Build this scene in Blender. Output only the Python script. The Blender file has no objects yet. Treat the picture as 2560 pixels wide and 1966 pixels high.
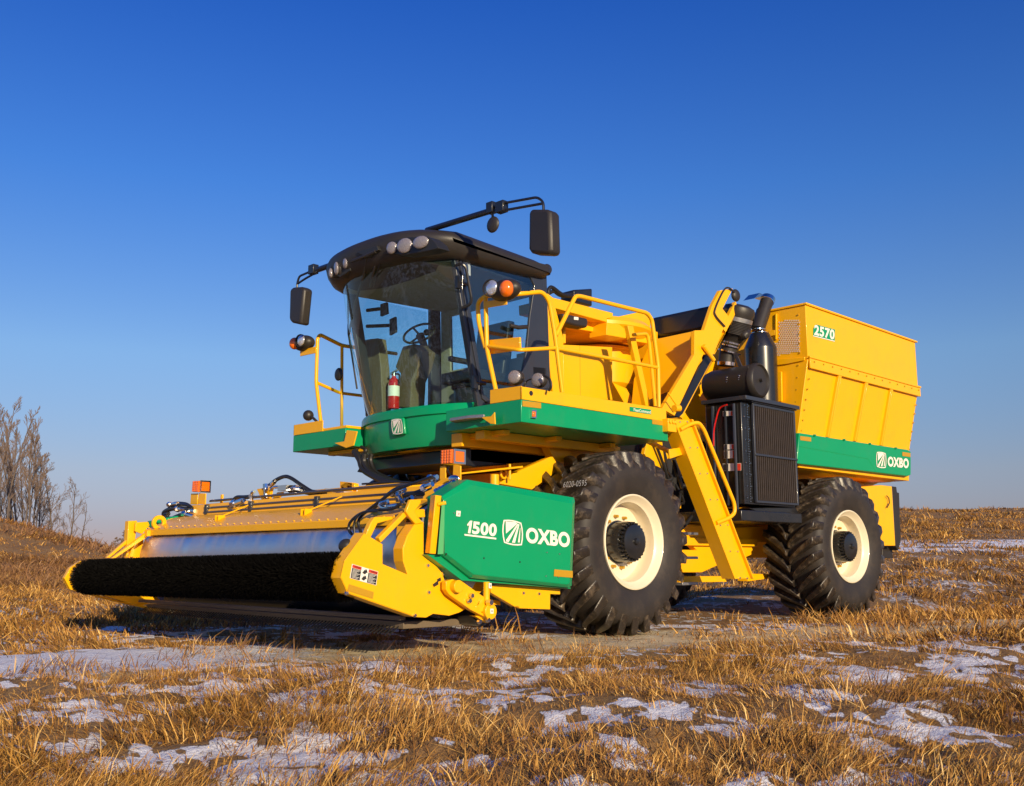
import bpy, bmesh, math, random
import numpy as np
from mathutils import Vector, Matrix, noise as mn
R=math.radians
random.seed(7); rng=np.random.default_rng(7)
scene=bpy.context.scene; COL=scene.collection
# ---------------------------------------------------------------- camera
IW,IH=2560,1966; FPX=2516.0; PITCH=math.atan(412/2516); YAW=R(45.2); CZ=0.72
cd=bpy.data.cameras.new('camera'); co=bpy.data.objects.new('camera',cd); COL.objects.link(co)
cd.sensor_fit='HORIZONTAL'; cd.sensor_width=36; cd.lens=36*FPX/IW; cd.clip_end=2000; cd.clip_start=.05
co.location=(0,0,CZ); co.rotation_euler=(math.pi/2+PITCH,0,YAW-math.pi/2); scene.camera=co
# ---------------------------------------------------------------- sky, sun, exposure
SUN_AZ=R(68); SUN_EL=R(15.5)      # azimuth the light travels towards, from +X
w=bpy.data.worlds.new('World'); scene.world=w; w.use_nodes=True; nt=w.node_tree
sky=nt.nodes.new('ShaderNodeTexSky'); sky.sky_type='NISHITA'; sky.sun_disc=False
sky.sun_elevation=SUN_EL; sky.sun_rotation=math.pi/2-(SUN_AZ+math.pi)
sky.altitude=600; sky.air_density=1.0; sky.dust_density=0.35; sky.ozone_density=4.0
# clear winter air: deeper blue overhead, greyish lilac haze band just over the horizon (by elevation of the sky itself)
wc=nt.nodes.new('ShaderNodeTexCoord'); sx=nt.nodes.new('ShaderNodeSeparateXYZ'); nt.links.new(wc.outputs['Generated'],sx.inputs[0])
cr=nt.nodes.new('ShaderNodeValToRGB'); ce=cr.color_ramp.elements
SKY=[(0,(.60,.42,.54)),(.03,(.62,.47,.60)),(.08,(.82,.62,.66)),(.19,(.92,.91,.97)),(.35,(.46,.80,1.26)),(.52,(.20,.58,1.33)),(.9,(.17,.55,1.38))]
while len(ce)<len(SKY): ce.new(.5)
for k,(p,c) in enumerate(SKY): ce[k].position=p; ce[k].color=(*[v/1.4 for v in c],1)
nt.links.new(sx.outputs['Z'],cr.inputs[0])
hs=nt.nodes.new('ShaderNodeVectorMath'); hs.operation='MULTIPLY'; h2=nt.nodes.new('ShaderNodeVectorMath'); h2.operation='SCALE'; h2.inputs['Scale'].default_value=1.4
nt.links.new(cr.outputs[0],hs.inputs[1])
bg=nt.nodes['Background']; bg.inputs[1].default_value=.10
nt.links.new(sky.outputs[0],hs.inputs[0]); nt.links.new(hs.outputs[0],h2.inputs[0]); nt.links.new(h2.outputs[0],bg.inputs[0])
sl=bpy.data.lights.new('sun','SUN'); sl.energy=4.6; sl.angle=R(.5); sl.color=(1,.81,.53)
so=bpy.data.objects.new('sun',sl); COL.objects.link(so)
sd=Vector((math.cos(SUN_AZ)*math.cos(SUN_EL),math.sin(SUN_AZ)*math.cos(SUN_EL),-math.sin(SUN_EL)))
so.rotation_euler=sd.to_track_quat('-Z','Y').to_euler(); so.location=(-5,-10,8)
vs=scene.view_settings; vs.view_transform='Standard'; vs.look='None'; vs.gamma=1; vs.exposure=.25; vs.use_curve_mapping=False
# ---------------------------------------------------------------- measuring: a photo point on a known plane of the machine -> metres
fw=Vector((math.cos(YAW)*math.cos(PITCH),math.sin(YAW)*math.cos(PITCH),math.sin(PITCH)))
rt=Vector((math.sin(YAW),-math.cos(YAW),0)); upv=rt.cross(fw)
CR=dict(c1=(700,460,2.4),c2=(1150,680,3.36),c3=(1600,680,2.709),c4=(100,1120,2.735),c5=(800,1100,3.126),c6=(1300,1050,2.8),c7=(1850,1100,3.36),c8=(1550,1000,3.36),d1=(700,560,5.25),d2=(1000,560,5.25),d3=(880,880,5.25),d4=(1750,700,4.8),d5=(380,1150,4.376),d6=(1080,1130,5.914),d7=(1100,1400,5.47),d8=(0,980,3.36),s=(0,0,1))
def Q(k,u,v,x=None,y=None,z=None):
    a=CR[k]; px=a[0]+u/a[2]; py=a[1]+v/a[2]
    d=fw*FPX+rt*(px-IW/2)+upv*(IH/2-py); c=Vector((0,0,CZ))
    t=(x-c.x)/d.x if x is not None else (y-c.y)/d.y if y is not None else (z-c.z)/d.z
    return c+d*t
def QL(k,pts,**kw): return [Q(k,u,v,**kw) for u,v in pts]
# ---------------------------------------------------------------- materials
M={}
def mat(name,col,rough=.5,metal=0,coat=0,var=.08,vs_=3.0,bump=0,bs=40,spec=.5,dust=0,ds=5,dc=(.22,.15,.09)):
    m=bpy.data.materials.new(name); m.use_nodes=True; n=m.node_tree; b=n.nodes['Principled BSDF']
    b.inputs['Roughness'].default_value=rough; b.inputs['Metallic'].default_value=metal
    b.inputs['Coat Weight'].default_value=coat; b.inputs['Coat Roughness'].default_value=.08
    b.inputs['Specular IOR Level'].default_value=spec
    tc=n.nodes.new('ShaderNodeTexCoord'); no=n.nodes.new('ShaderNodeTexNoise')
    no.inputs['Scale'].default_value=vs_; no.inputs['Detail'].default_value=6; n.links.new(tc.outputs['Object'],no.inputs['Vector'])
    mx=n.nodes.new('ShaderNodeMix'); mx.data_type='RGBA'
    c=Vector(col); lo=c*(1-var); hi=c*(1+var)
    mx.inputs['A'].default_value=(*lo,1); mx.inputs['B'].default_value=(*[min(1,v) for v in hi],1)
    n.links.new(no.outputs['Fac'],mx.inputs['Factor'])
    out=mx.outputs['Result']
    if dust>0:
        n2=n.nodes.new('ShaderNodeTexNoise'); n2.inputs['Scale'].default_value=ds; n2.inputs['Detail'].default_value=9; n2.inputs['Roughness'].default_value=.7
        n.links.new(tc.outputs['Object'],n2.inputs['Vector'])
        rp=n.nodes.new('ShaderNodeMapRange'); rp.inputs[1].default_value=.5; rp.inputs[2].default_value=.72; rp.inputs[4].default_value=dust
        n.links.new(n2.outputs['Fac'],rp.inputs[0])
        m2=n.nodes.new('ShaderNodeMix'); m2.data_type='RGBA'; m2.inputs['B'].default_value=(*dc,1)
        n.links.new(rp.outputs[0],m2.inputs['Factor']); n.links.new(out,m2.inputs['A']); out=m2.outputs['Result']
    n.links.new(out,b.inputs['Base Color'])
    rr=n.nodes.new('ShaderNodeMapRange'); rr.inputs[3].default_value=max(0,rough*.75); rr.inputs[4].default_value=min(1,rough*1.3)
    n.links.new(no.outputs['Fac'],rr.inputs[0]); n.links.new(rr.outputs[0],b.inputs['Roughness'])
    if bump:
        n3=n.nodes.new('ShaderNodeTexNoise'); n3.inputs['Scale'].default_value=bs; n3.inputs['Detail'].default_value=4
        n.links.new(tc.outputs['Object'],n3.inputs['Vector'])
        bp=n.nodes.new('ShaderNodeBump'); bp.inputs['Strength'].default_value=bump; bp.inputs['Distance'].default_value=.01
        n.links.new(n3.outputs['Fac'],bp.inputs['Height']); n.links.new(bp.outputs[0],b.inputs['Normal'])
    M[name]=m; return m
mat('yellow',(.93,.455,.001),.38,coat=.12,spec=.35,var=.05,dust=.09,bump=.10,bs=2.2)
mat('green',(.001,.30,.115),.32,coat=.2,spec=.4,var=.06,dust=.05,bump=.10,bs=2.2)
mat('black_paint',(.012,.012,.013),.28,coat=.4,var=.2,dust=.05)
mat('black_plastic',(.026,.022,.019),.45,var=.2,bump=.1,bs=120)
mat('grey_frame',(.028,.032,.045),.35,coat=.3,var=.1)
mat('rubber',(.025,.0195,.016),.6,var=.25,vs_=6,bump=.2,bs=30,dust=.12)
mat('lug_rubber',(.024,.018,.0135),.36,var=.4,vs_=9,bump=.3,bs=40,dust=.8,ds=13,dc=(.20,.15,.10))
mat('cream',(.80,.70,.50),.38,coat=.3,var=.03,dust=.05)
mat('steel',(.62,.62,.64),.22,metal=1,var=.1,vs_=8)
mat('chrome',(.75,.72,.68),.12,metal=1,var=.1)
mat('hose',(.015,.014,.013),.4,var=.2)
mat('pipe_steel',(.13,.12,.115),.3,metal=.6,var=.2)
mat('amber',(.85,.16,.005),.15,coat=.6,var=.15,vs_=60)
mat('red',(.55,.012,.01),.25,coat=.5)
mat('white',(.85,.80,.70),.5,var=.02)
mat('label_black',(.02,.02,.02),.5)
mat('label_red',(.7,.05,.02),.5)
mat('label_grey',(.5,.5,.5),.5)
mat('tape',(.50,.27,.01),.4,var=.1,vs_=80)
mat('grille_brown',(.040,.029,.021),.5,var=.3,vs_=12)
mat('interior_brown',(.15,.11,.07),.6,var=.1)
mat('trim_beige',(.32,.31,.24),.6,var=.1)
mat('interior_dark',(.025,.024,.024),.6)
mat('seat',(.02,.02,.02),.35,var=.3)
mat('galv',(.38,.38,.38),.4,metal=.8,var=.2,vs_=20)
mat('bark',(.12,.09,.072),.9,var=.3,vs_=2)
mat('twig',(.17,.115,.082),.9,var=.3,vs_=1)
mat('bristle',(.0018,.0015,.0013),.5,var=.5,vs_=40,spec=.12)
mat('lens',(.30,.27,.27),.15,metal=.3,coat=1,var=.35,vs_=70,bump=.6,bs=90)
mat('dark_belt',(.012,.013,.018),.3,var=.2)
mat('reflector',(.9,.9,.9),.25,metal=1,var=.05)
mat('sunlit_green',(.10,.42,.15),.3,coat=.3)  # lighter panel green, with the sun on the bevel put into the colour
mat('lamp_silver',(.85,.86,.88),.12,metal=.75,coat=1,var=.25,vs_=22,bump=.5,bs=18)
mat('screen_grey',(.62,.64,.70),.5)
mat('cover_plastic',(.25,.24,.23),.2)
def glassmat(name,tint,gl=.05):
    m=bpy.data.materials.new(name); m.use_nodes=True; n=m.node_tree; n.nodes.remove(n.nodes['Principled BSDF'])
    t=n.nodes.new('ShaderNodeBsdfTransparent'); t.inputs[0].default_value=(*tint,1)
    g=n.nodes.new('ShaderNodeBsdfGlossy'); g.inputs['Roughness'].default_value=.02
    tc=n.nodes.new('ShaderNodeTexCoord'); no=n.nodes.new('ShaderNodeTexNoise'); no.inputs['Scale'].default_value=1.5
    bp=n.nodes.new('ShaderNodeBump'); bp.inputs['Strength'].default_value=.04
    n.links.new(tc.outputs['Object'],no.inputs['Vector']); n.links.new(no.outputs['Fac'],bp.inputs['Height']); n.links.new(bp.outputs[0],g.inputs['Normal'])
    f=n.nodes.new('ShaderNodeLayerWeight'); f.inputs[0].default_value=.5; pw=n.nodes.new('ShaderNodeMath'); pw.operation='POWER'; pw.inputs[1].default_value=5; n.links.new(f.outputs['Facing'],pw.inputs[0])
    a=n.nodes.new('ShaderNodeMath'); a.operation='MULTIPLY_ADD'; a.inputs[1].default_value=1-gl; a.inputs[2].default_value=gl; n.links.new(pw.outputs[0],a.inputs[0])
    mx=n.nodes.new('ShaderNodeMixShader'); n.links.new(a.outputs[0],mx.inputs[0]); n.links.new(t.outputs[0],mx.inputs[1]); n.links.new(g.outputs[0],mx.inputs[2])
    n.links.new(mx.outputs[0],n.nodes['Material Output'].inputs[0]); M[name]=m
glassmat('glass',(.74,.96,.93),.08); glassmat('door_glass',(.88,.96,.97),.10)
# brushed stainless drum: streaks round the axis
m=mat('drum_steel',(.74,.74,.76),.3,metal=1,var=.04)
n=m.node_tree; b=n.nodes['Principled BSDF']; tc=n.nodes.new('ShaderNodeTexCoord'); mp=n.nodes.new('ShaderNodeMapping'); mp.inputs['Scale'].default_value=(.5,4.5,.5)
no=n.nodes.new('ShaderNodeTexNoise'); no.inputs['Scale'].default_value=1.6; no.inputs['Detail'].default_value=5
n.links.new(tc.outputs['Object'],mp.inputs[0]); n.links.new(mp.outputs[0],no.inputs[0])
rr=n.nodes.new('ShaderNodeMapRange'); rr.inputs[1].default_value=.3; rr.inputs[2].default_value=.7; rr.inputs[3].default_value=.3; rr.inputs[4].default_value=.6; n.links.new(no.outputs['Fac'],rr.inputs[0]); n.links.new(rr.outputs[0],b.inputs['Roughness'])
bp=n.nodes.new('ShaderNodeBump'); bp.inputs['Strength'].default_value=.25; bp.inputs['Distance'].default_value=.02; n.links.new(no.outputs['Fac'],bp.inputs['Height']); n.links.new(bp.outputs[0],b.inputs['Normal'])
# ---------------------------------------------------------------- mesh builder
class MB:
    def __init__(s): s.v=[]; s.f=[]; s.g=[]
    def add(s,vs,fs):
        o=len(s.v); s.g.append((o,len(s.f))); s.v+= [tuple(p) for p in vs]; s.f+=[tuple(i+o for i in f) for f in fs]; return s
    def box(s,x0,x1,y0,y1,z0,z1):
        return s.add([(x,y,z) for x in(x0,x1) for y in(y0,y1) for z in(z0,z1)],[(0,1,3,2),(4,6,7,5),(0,4,5,1),(2,3,7,6),(0,2,6,4),(1,5,7,3)])
    def prism(s,pts,ext):
        n=len(pts); e=Vector(ext); a=[Vector(p) for p in pts]
        return s.add(a+[p+e for p in a],[tuple(range(n)),tuple(range(2*n-1,n-1,-1))]+[(i,(i+1)%n,n+(i+1)%n,n+i) for i in range(n)])
    def ring(s,outer,inner,ext):
        n=len(outer); e=Vector(ext); o=[Vector(p) for p in outer]; i_=[Vector(p) for p in inner]
        vs=o+i_+[p+e for p in o]+[p+e for p in i_]; f=[]
        for k in range(n):
            j=(k+1)%n
            f+=[(k,j,n+j,n+k),(2*n+k,3*n+k,3*n+j,2*n+j),(k,2*n+k,2*n+j,j),(n+k,n+j,3*n+j,3*n+k)]
        return s.add(vs,f)
    def loft(s,rings,closed=True,cap=True):
        n=len(rings[0]); vs=[p for r_ in rings for p in r_]; f=[]
        for a in range(len(rings)-1):
            for k in range(n if closed else n-1):
                j=(k+1)%n; f.append((a*n+k,a*n+j,(a+1)*n+j,(a+1)*n+k))
        if cap and closed: f+=[tuple(range(n-1,-1,-1)),tuple((len(rings)-1)*n+k for k in range(n))]
        return s.add(vs,f)
    def cyl(s,p0,p1,r0,r1=None,n=20,cap=True): 
        r1=r0 if r1 is None else r1; p0=Vector(p0);p1=Vector(p1); return s.lathe(p0,p1-p0,[(0,r0),((p1-p0).length,r1)],n,cap)
    def lathe(s,o,ax,prof,n=32,cap=True):
        o=Vector(o); ax=Vector(ax).normalized(); a=ax.orthogonal().normalized(); b=ax.cross(a)
        rings=[[o+ax*d+(a*math.cos(2*math.pi*k/n)+b*math.sin(2*math.pi*k/n))*max(r_,1e-4) for k in range(n)] for d,r_ in prof]
        return s.loft(rings,True,cap)
    def tube(s,pts,r,n=10,fil=0,seg=5):
        P=[Vector(p) for p in pts]
        if fil:
            o=[P[0]]
            for i in range(1,len(P)-1):
                a=P[i-1]-P[i]; b=P[i+1]-P[i]; l=min(fil,a.length*.45,b.length*.45); a=P[i]+a.normalized()*l; b=P[i]+b.normalized()*l
                for k in range(seg+1):
                    t=k/seg; o.append(a*(1-t)**2+P[i]*2*t*(1-t)+b*t*t)
            o.append(P[-1]); P=o
        T=[(P[min(i+1,len(P)-1)]-P[max(i-1,0)]).normalized() for i in range(len(P))]
        u=T[0].orthogonal().normalized(); rings=[]
        for p,t in zip(P,T):
            u=(u-t*u.dot(t)).normalized(); b=t.cross(u)
            rings.append([p+(u*math.cos(2*math.pi*k/n)+b*math.sin(2*math.pi*k/n))*r for k in range(n)])
        return s.loft(rings)
    def spline(s,pts,r,n=8,seg=8):
        P=[Vector(p) for p in pts]; o=[]
        for i in range(len(P)-1):
            a=P[max(i-1,0)];b=P[i];c=P[i+1];d=P[min(i+2,len(P)-1)]
            for k in range(seg):
                t=k/seg; o.append(.5*((2*b)+(c-a)*t+(2*a-5*b+4*c-d)*t*t+(3*b-a-3*c+d)*t**3))
        o.append(P[-1]); return s.tube(o,r,n)
    def ell(s,c,rx,ry,rz,n=16,m=10,rot=None):
        c=Vector(c); rings=[]
        for i in range(m+1):
            t=math.pi*i/m; q=max(math.sin(t),1e-3); ring=[]
            for k in range(n):
                p=Vector((rx*q*math.cos(2*math.pi*k/n),ry*q*math.sin(2*math.pi*k/n),rz*math.cos(t)))
                if rot: p=rot@p
                ring.append(c+p)
            rings.append(ring)
        return s.loft(rings)
    def bolts(s,pts,nrm,r=.012,h=.01,n=8):
        nr=Vector(nrm).normalized()
        for p in pts: p=Vector(p); s.cyl(p,p+nr*h,r,r*.8,n)
        return s
    def each(s,name,mt,parent=None,**k):
        "every piece of this builder becomes an object of its own"
        g=s.g+[(len(s.v),len(s.f))]; out=[]
        for (v0,f0),(v1,f1) in zip(g,g[1:]):
            m=MB(); m.v=s.v[v0:v1]; m.f=[tuple(i-v0 for i in f) for f in s.f[f0:f1]]; out.append(m.build(name,mt,parent,**k))
        return out
    def build(s,name,mt,parent=None,bevel=0,flat=False,ang=35,label=None,recalc=True):
        me=bpy.data.meshes.new(name); vs=[Vector(p) for p in s.v]
        lo=Vector([min(p[i] for p in vs) for i in range(3)]); hi=Vector([max(p[i] for p in vs) for i in range(3)]); c=(lo+hi)/2
        me.from_pydata([p-c for p in vs],[],s.f)
        if recalc:
            bm=bmesh.new(); bm.from_mesh(me); bmesh.ops.recalc_face_normals(bm,faces=bm.faces); bm.to_mesh(me); bm.free()
        if not flat:
            me.polygons.foreach_set('use_smooth',[True]*len(me.polygons)); me.set_sharp_from_angle(angle=R(ang))
        me.materials.append(M[mt] if isinstance(mt,str) else mt); o=bpy.data.objects.new(name,me); COL.objects.link(o); o.location=c
        if parent: setp(o,parent)
        if bevel:
            bv=o.modifiers.new('bevel','BEVEL'); bv.width=bevel; bv.segments=2; bv.limit_method='ANGLE'; bv.angle_limit=R(40); bv.harden_normals=False
        if label: o['label']=label
        return o
def wloc(o):
    v=Vector(o.location)
    while o.parent: v+=o.matrix_parent_inverse.translation; o=o.parent; v+=o.location
    return v
def setp(o,p): o.parent=p; o.matrix_parent_inverse=Matrix.Translation(-wloc(p))
def thing(name,label,cat,loc=(0,0,0),group=None,kind=None):
    o=bpy.data.objects.new(name,None); COL.objects.link(o); o.location=loc; o.empty_display_size=.3
    return tag(o,label,cat,group,kind)
def tag(o,label=None,cat=None,group=None,kind=None):
    if label:o['label']=label
    if cat:o['category']=cat
    if group:o['group']=group
    if kind:o['kind']=kind
    return o
# ---------------------------------------------------------------- ground
cy,sy=math.cos(YAW),math.sin(YAW)
def sm(a,b,t): t=np.clip((t-a)/(b-a),0,1); return t*t*(3-2*t)
_tab=rng.random((256,256))
def vn(x,y):
    xi=np.floor(x).astype(int); yi=np.floor(y).astype(int); fx=x-xi; fy=y-yi; fx=fx*fx*(3-2*fx); fy=fy*fy*(3-2*fy)
    g=lambda i,j:_tab[i&255,j&255]
    return (g(xi,yi)*(1-fx)+g(xi+1,yi)*fx)*(1-fy)+(g(xi,yi+1)*(1-fx)+g(xi+1,yi+1)*fx)*fy
def fbm(x,y,o=4):
    t=0;a=.5
    for k in range(o): t=t+a*vn(x*2**k+17*k,y*2**k+31*k); a*=.5
    return t/(1-.5**o)
def ds(x,y): return x*cy+y*sy, x*sy-y*cy
def height(x,y):
    d,s=ds(x,y); rr=np.hypot(x,y)
    h=3.35*np.exp(-((d-40)/9)**2-((s+27)/10)**2)*sm(14,26,rr)
    q=s/np.maximum(d,.5)
    h=h+(2.45*np.clip((d-14)/27,0,1)+.25*sm(14,24,d))*sm(.12,.34,q)+.9*sm(18,40,d)*sm(-.1,.3,q)*(1-sm(.12,.34,q))
    flat=np.exp(-(((x-9)/5.5)**4+((y-7.7)/4.2)**4))
    und=(fbm(x*.35,y*.35,3)-.5)*.26+(fbm(x*2.3+5,y*2.3,3)-.5)*.15*(1-sm(12,25,rr))+(fbm(x*7+5,y*7,2)-.5)*.06*(1-sm(6,14,rr))
    h=h+und*(1-flat)*sm(.6,3,rr)*(1-.75*track(x,y))
    h=h+.13*sm(3.2,6,s)*(1-sm(9,13,d))*sm(2,4,d)
    return h*np.where(d<-2,.3,1)
# packed strip of snow and dirt the machine stands on
TA=Q('s',-100,1655,z=0); TB=Q('s',1750,1590,z=0)
def track(x,y):
    dx,dy=TB.x-TA.x,TB.y-TA.y; L=math.hypot(dx,dy); t=((x-TA.x)*dy-(y-TA.y)*dx)/L
    return sm(-.75,-.35,t+ (fbm(x*.9,y*.9,3)-.5)*1.0)*(1-sm(.75,1.5,t+(fbm(x*1.1+9,y*1.1,3)-.5)*1.2)) if TRK_S>0 else 0
TRK_S=1
def snowm(x,y):
    n=fbm(x*2.1+40,y*2.1+7,4); f=fbm(x*8.5,y*8.5+3,3)
    d,s=ds(x,y)
    m=sm(.487,.53,n*.42+f*.58)
    tr=track(x,y); along=sm(-2.9,-.9,s)   # white at the left, dusty tan to the right
    m=m*(1-tr)+tr*np.clip(.95-.65*along+.5*(f-.5),0,1)
    q=s/np.maximum(d,.5); band=sm(20,21.5,d)*(1-sm(23.5,25,d))*sm(.30,.36,q)*sm(.30,.45,n)
    return np.maximum(m*(1-sm(9.5,13,d)*.45-sm(14,30,d)*.25),band*.9)
na=[]; a=-math.pi
while a<math.pi: na.append(a); a+= .0035 if abs(a)<.72 else .03
na=np.array(na); nr=np.concatenate([np.geomspace(.4,60,440),np.geomspace(63,900,30)])
A_,R_=np.meshgrid(na,nr); GX=R_*np.cos(A_+YAW); GY=R_*np.sin(A_+YAW); GZ=height(GX,GY)
nR,nA=A_.shape
vv=np.stack([GX.ravel(),GY.ravel(),GZ.ravel()],1); vv=np.vstack([vv,[[0,0,float(height(np.array(.01),np.array(.01)))]]])
i=np.arange(nR-1)[:,None]*nA; j=np.arange(nA)[None,:]; j2=(j+1)%nA
quads=np.stack([(i+j),(i+nA+j),(i+nA+j2),(i+j2)],-1).reshape(-1,4)
def npmesh(name,verts,quads=None,tris=None):
    me=bpy.data.meshes.new(name); q=0 if quads is None else len(quads); t=0 if tris is None else len(tris)
    me.vertices.add(len(verts)); me.vertices.foreach_set('co',np.asarray(verts,dtype=np.float32).ravel())
    loops=[]; st=[]
    if q: loops.append(quads.ravel())
    if t: loops.append(tris.ravel())
    loops=np.concatenate(loops).astype(np.int32); me.loops.add(len(loops)); me.loops.foreach_set('vertex_index',loops)
    st=np.concatenate([np.arange(q)*4,q*4+np.arange(t)*3]).astype(np.int32)
    me.polygons.add(q+t); me.polygons.foreach_set('loop_start',st); me.update(calc_edges=True); return me
cen=len(vv)-1; tr=np.stack([np.full(nA,cen),np.arange(nA),(np.arange(nA)+1)%nA],1)
me=npmesh('ground',vv,quads,tr); me.polygons.foreach_set('use_smooth',[True]*len(me.polygons))
at=me.attributes.new('snow','FLOAT','POINT'); at.data.foreach_set('value',snowm(vv[:,0],vv[:,1]).astype(np.float32))
at=me.attributes.new('trk','FLOAT','POINT'); at.data.foreach_set('value',track(vv[:,0],vv[:,1]).astype(np.float32))
m=bpy.data.materials.new('ground'); m.use_nodes=True; n=m.node_tree; b=n.nodes['Principled BSDF']; b.inputs['Roughness'].default_value=.9
tc=n.nodes.new('ShaderNodeTexCoord')
def noi(sc,det=8,ro=.6):
    x=n.nodes.new('ShaderNodeTexNoise'); x.inputs['Scale'].default_value=sc; x.inputs['Detail'].default_value=det; x.inputs['Roughness'].default_value=ro; n.links.new(tc.outputs['Object'],x.inputs['Vector']); return x.outputs['Fac']
def ramp(src,stops):
    x=n.nodes.new('ShaderNodeValToRGB'); e=x.color_ramp.elements
    while len(e)<len(stops): e.new(.5)
    for k,(p,c) in enumerate(stops): e[k].position=p; e[k].color=(*c,1)
    n.links.new(src,x.inputs[0]); return x.outputs[0]
def mixc(f,a,b_):
    x=n.nodes.new('ShaderNodeMix'); x.data_type='RGBA'
    n.links.new(f,x.inputs['Factor']); n.links.new(a,x.inputs['A']); n.links.new(b_,x.inputs['B']); return x.outputs['Result']
def mth(op,a,b_=None,c=None):
    x=n.nodes.new('ShaderNodeMath'); x.operation=op
    for k,v in enumerate((a,b_,c)):
        if v is None: continue
        if isinstance(v,(int,float)): x.inputs[k].default_value=v
        else: n.links.new(v,x.inputs[k])
    return x.outputs[0]
straw=ramp(mth('ADD',mth('MULTIPLY',noi(14,12,.75),.6),mth('MULTIPLY',noi(70,6,.7),.4)),[(.38,(.05,.022,.008)),(.5,(.24,.12,.035)),(.6,(.50,.29,.10))])
straw2=ramp(noi(1.3,8),[(.35,(.22,.11,.03)),(.65,(.44,.26,.09))])
x_=n.nodes.new('ShaderNodeMix'); x_.data_type='RGBA'; x_.inputs['Factor'].default_value=.45; n.links.new(straw,x_.inputs['A']); n.links.new(straw2,x_.inputs['B'])
dirt=ramp(noi(3,10,.7),[(.32,(.42,.29,.13)),(.5,(.74,.58,.33)),(.68,(.90,.77,.50))])
sa=n.nodes.new('ShaderNodeAttribute'); sa.attribute_name='snow'; ta=n.nodes.new('ShaderNodeAttribute'); ta.attribute_name='trk'
base=mixc(ta.outputs['Fac'],x_.outputs['Result'],dirt)
sf=mth('ADD',sa.outputs['Fac'],mth('MULTIPLY',mth('SUBTRACT',noi(15,9,.8),.5),1.9))
mr=n.nodes.new('ShaderNodeMapRange'); mr.inputs[1].default_value=.42; mr.inputs[2].default_value=.62; n.links.new(sf,mr.inputs[0])
snowc=ramp(noi(6,6),[(.3,(.80,.80,.86)),(.7,(.94,.93,.95))])
n.links.new(mixc(mr.outputs[0],base,snowc),b.inputs['Base Color'])
bp=n.nodes.new('ShaderNodeBump'); bp.inputs['Strength'].default_value=.9; bp.inputs['Distance'].default_value=.06
n.links.new(mth('ADD',noi(13,10,.68),mth('MULTIPLY',mr.outputs[0],.24)),bp.inputs['Height']); n.links.new(bp.outputs[0],b.inputs['Normal'])
me.materials.append(m); g=bpy.data.objects.new('ground',me); COL.objects.link(g); g['kind']='structure'
# ================================================================ HARVESTER
HV=thing('pea_harvester','large yellow and green harvester with black roofed cab and wide front brush header','harvester',(9.5,7.75,0))
YC=7.77
def mir(y): return 2*YC-y
def dec(name,mt,parent,k,pts,off=.0035,y=None,x=None,label=None):
    "thin sticker: a flat outline on a panel"
    P=QL(k,pts,x=x) if x is not None else QL(k,pts,y=y)
    o=Vector((0,-off,0)) if x is None else Vector((-off,0,0))
    m=MB(); m.prism([p+o for p in P],o*.3); return m.build(name,mt,parent,label=label)
def frame3(k,tl,tr,bl,**kw):
    a=Q(k,*tl,**kw); b=Q(k,*tr,**kw)-a; c=Q(k,*bl,**kw)-a; return a,b,c
def text(name,s,mt,parent,fr,off,bold=.03,extra=None):
    cu=bpy.data.curves.new('t','FONT'); cu.body=s; cu.size=1; cu.offset=bold; cu.space_character=1.08; cu.resolution_u=6
    ob=bpy.data.objects.new('t',cu); COL.objects.link(ob); dg=bpy.context.evaluated_depsgraph_get(); me=bpy.data.meshes.new_from_object(ob.evaluated_get(dg))
    bpy.data.objects.remove(ob)
    xs=[v.co.x for v in me.vertices]; ys=[v.co.y for v in me.vertices]; x0,x1,y0,y1=min(xs),max(xs),min(ys),max(ys)
    a,b,c=fr; nrm=b.cross(c).normalized(); cv=(Vector((0,0,CZ))-a)
    if nrm.dot(cv)<0: nrm=-nrm
    m=MB(); m.add([a+b*((v.co.x-x0)/(x1-x0))+c*((y1-v.co.y)/(y1-y0))+nrm*off for v in me.vertices],[tuple(p.vertices) for p in me.polygons])
    bpy.data.meshes.remove(me); return m.build(name,mt,parent,flat=True)
EMB=dict(a=[(.17,.10),(.62,.06),(.74,.10),(.17,.58)],b=[(.73,.12),(.79,.12),(.29,.90),(.17,.89),(.17,.83)],c=[(.78,.13),(.84,.12),(.60,.89),(.45,.90)],d=[(.86,.26),(.88,.26),(.83,.85),(.74,.86)])
def rr_shape(ins,n=4):
    q=[]; 
    for (x0,y0),(x1,y1),(bx,by) in (((.07,.05),(.93,.05),(0,-.05)),((.93,.05),(.93,.95),(.07,0)),((.93,.95),(.07,.95),(0,.05)),((.07,.95),(.07,.05),(-.07,0))):
        for k in range(n):
            t=k/n; s=4*t*(1-t); q.append((x0+(x1-x0)*t+bx*s,y0+(y1-y0)*t+by*s))
    return [(.5+(x-.5)*ins,.5+(y-.5)*ins) for x,y in q]
def emblem(parent,fr,off,mt='white'):
    a,b,c=fr; nrm=b.cross(c).normalized()
    if nrm.dot(Vector((0,0,CZ))-a)<0: nrm=-nrm
    T=lambda p:a+b*p[0]+c*p[1]+nrm*off
    m=MB(); m.ring([T(p) for p in rr_shape(1)],[T(p) for p in rr_shape(.89)],nrm*.0008)
    for k in EMB.values(): m.prism([T(p) for p in k],nrm*.0008)
    return m.build('emblem',mt,parent)
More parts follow.
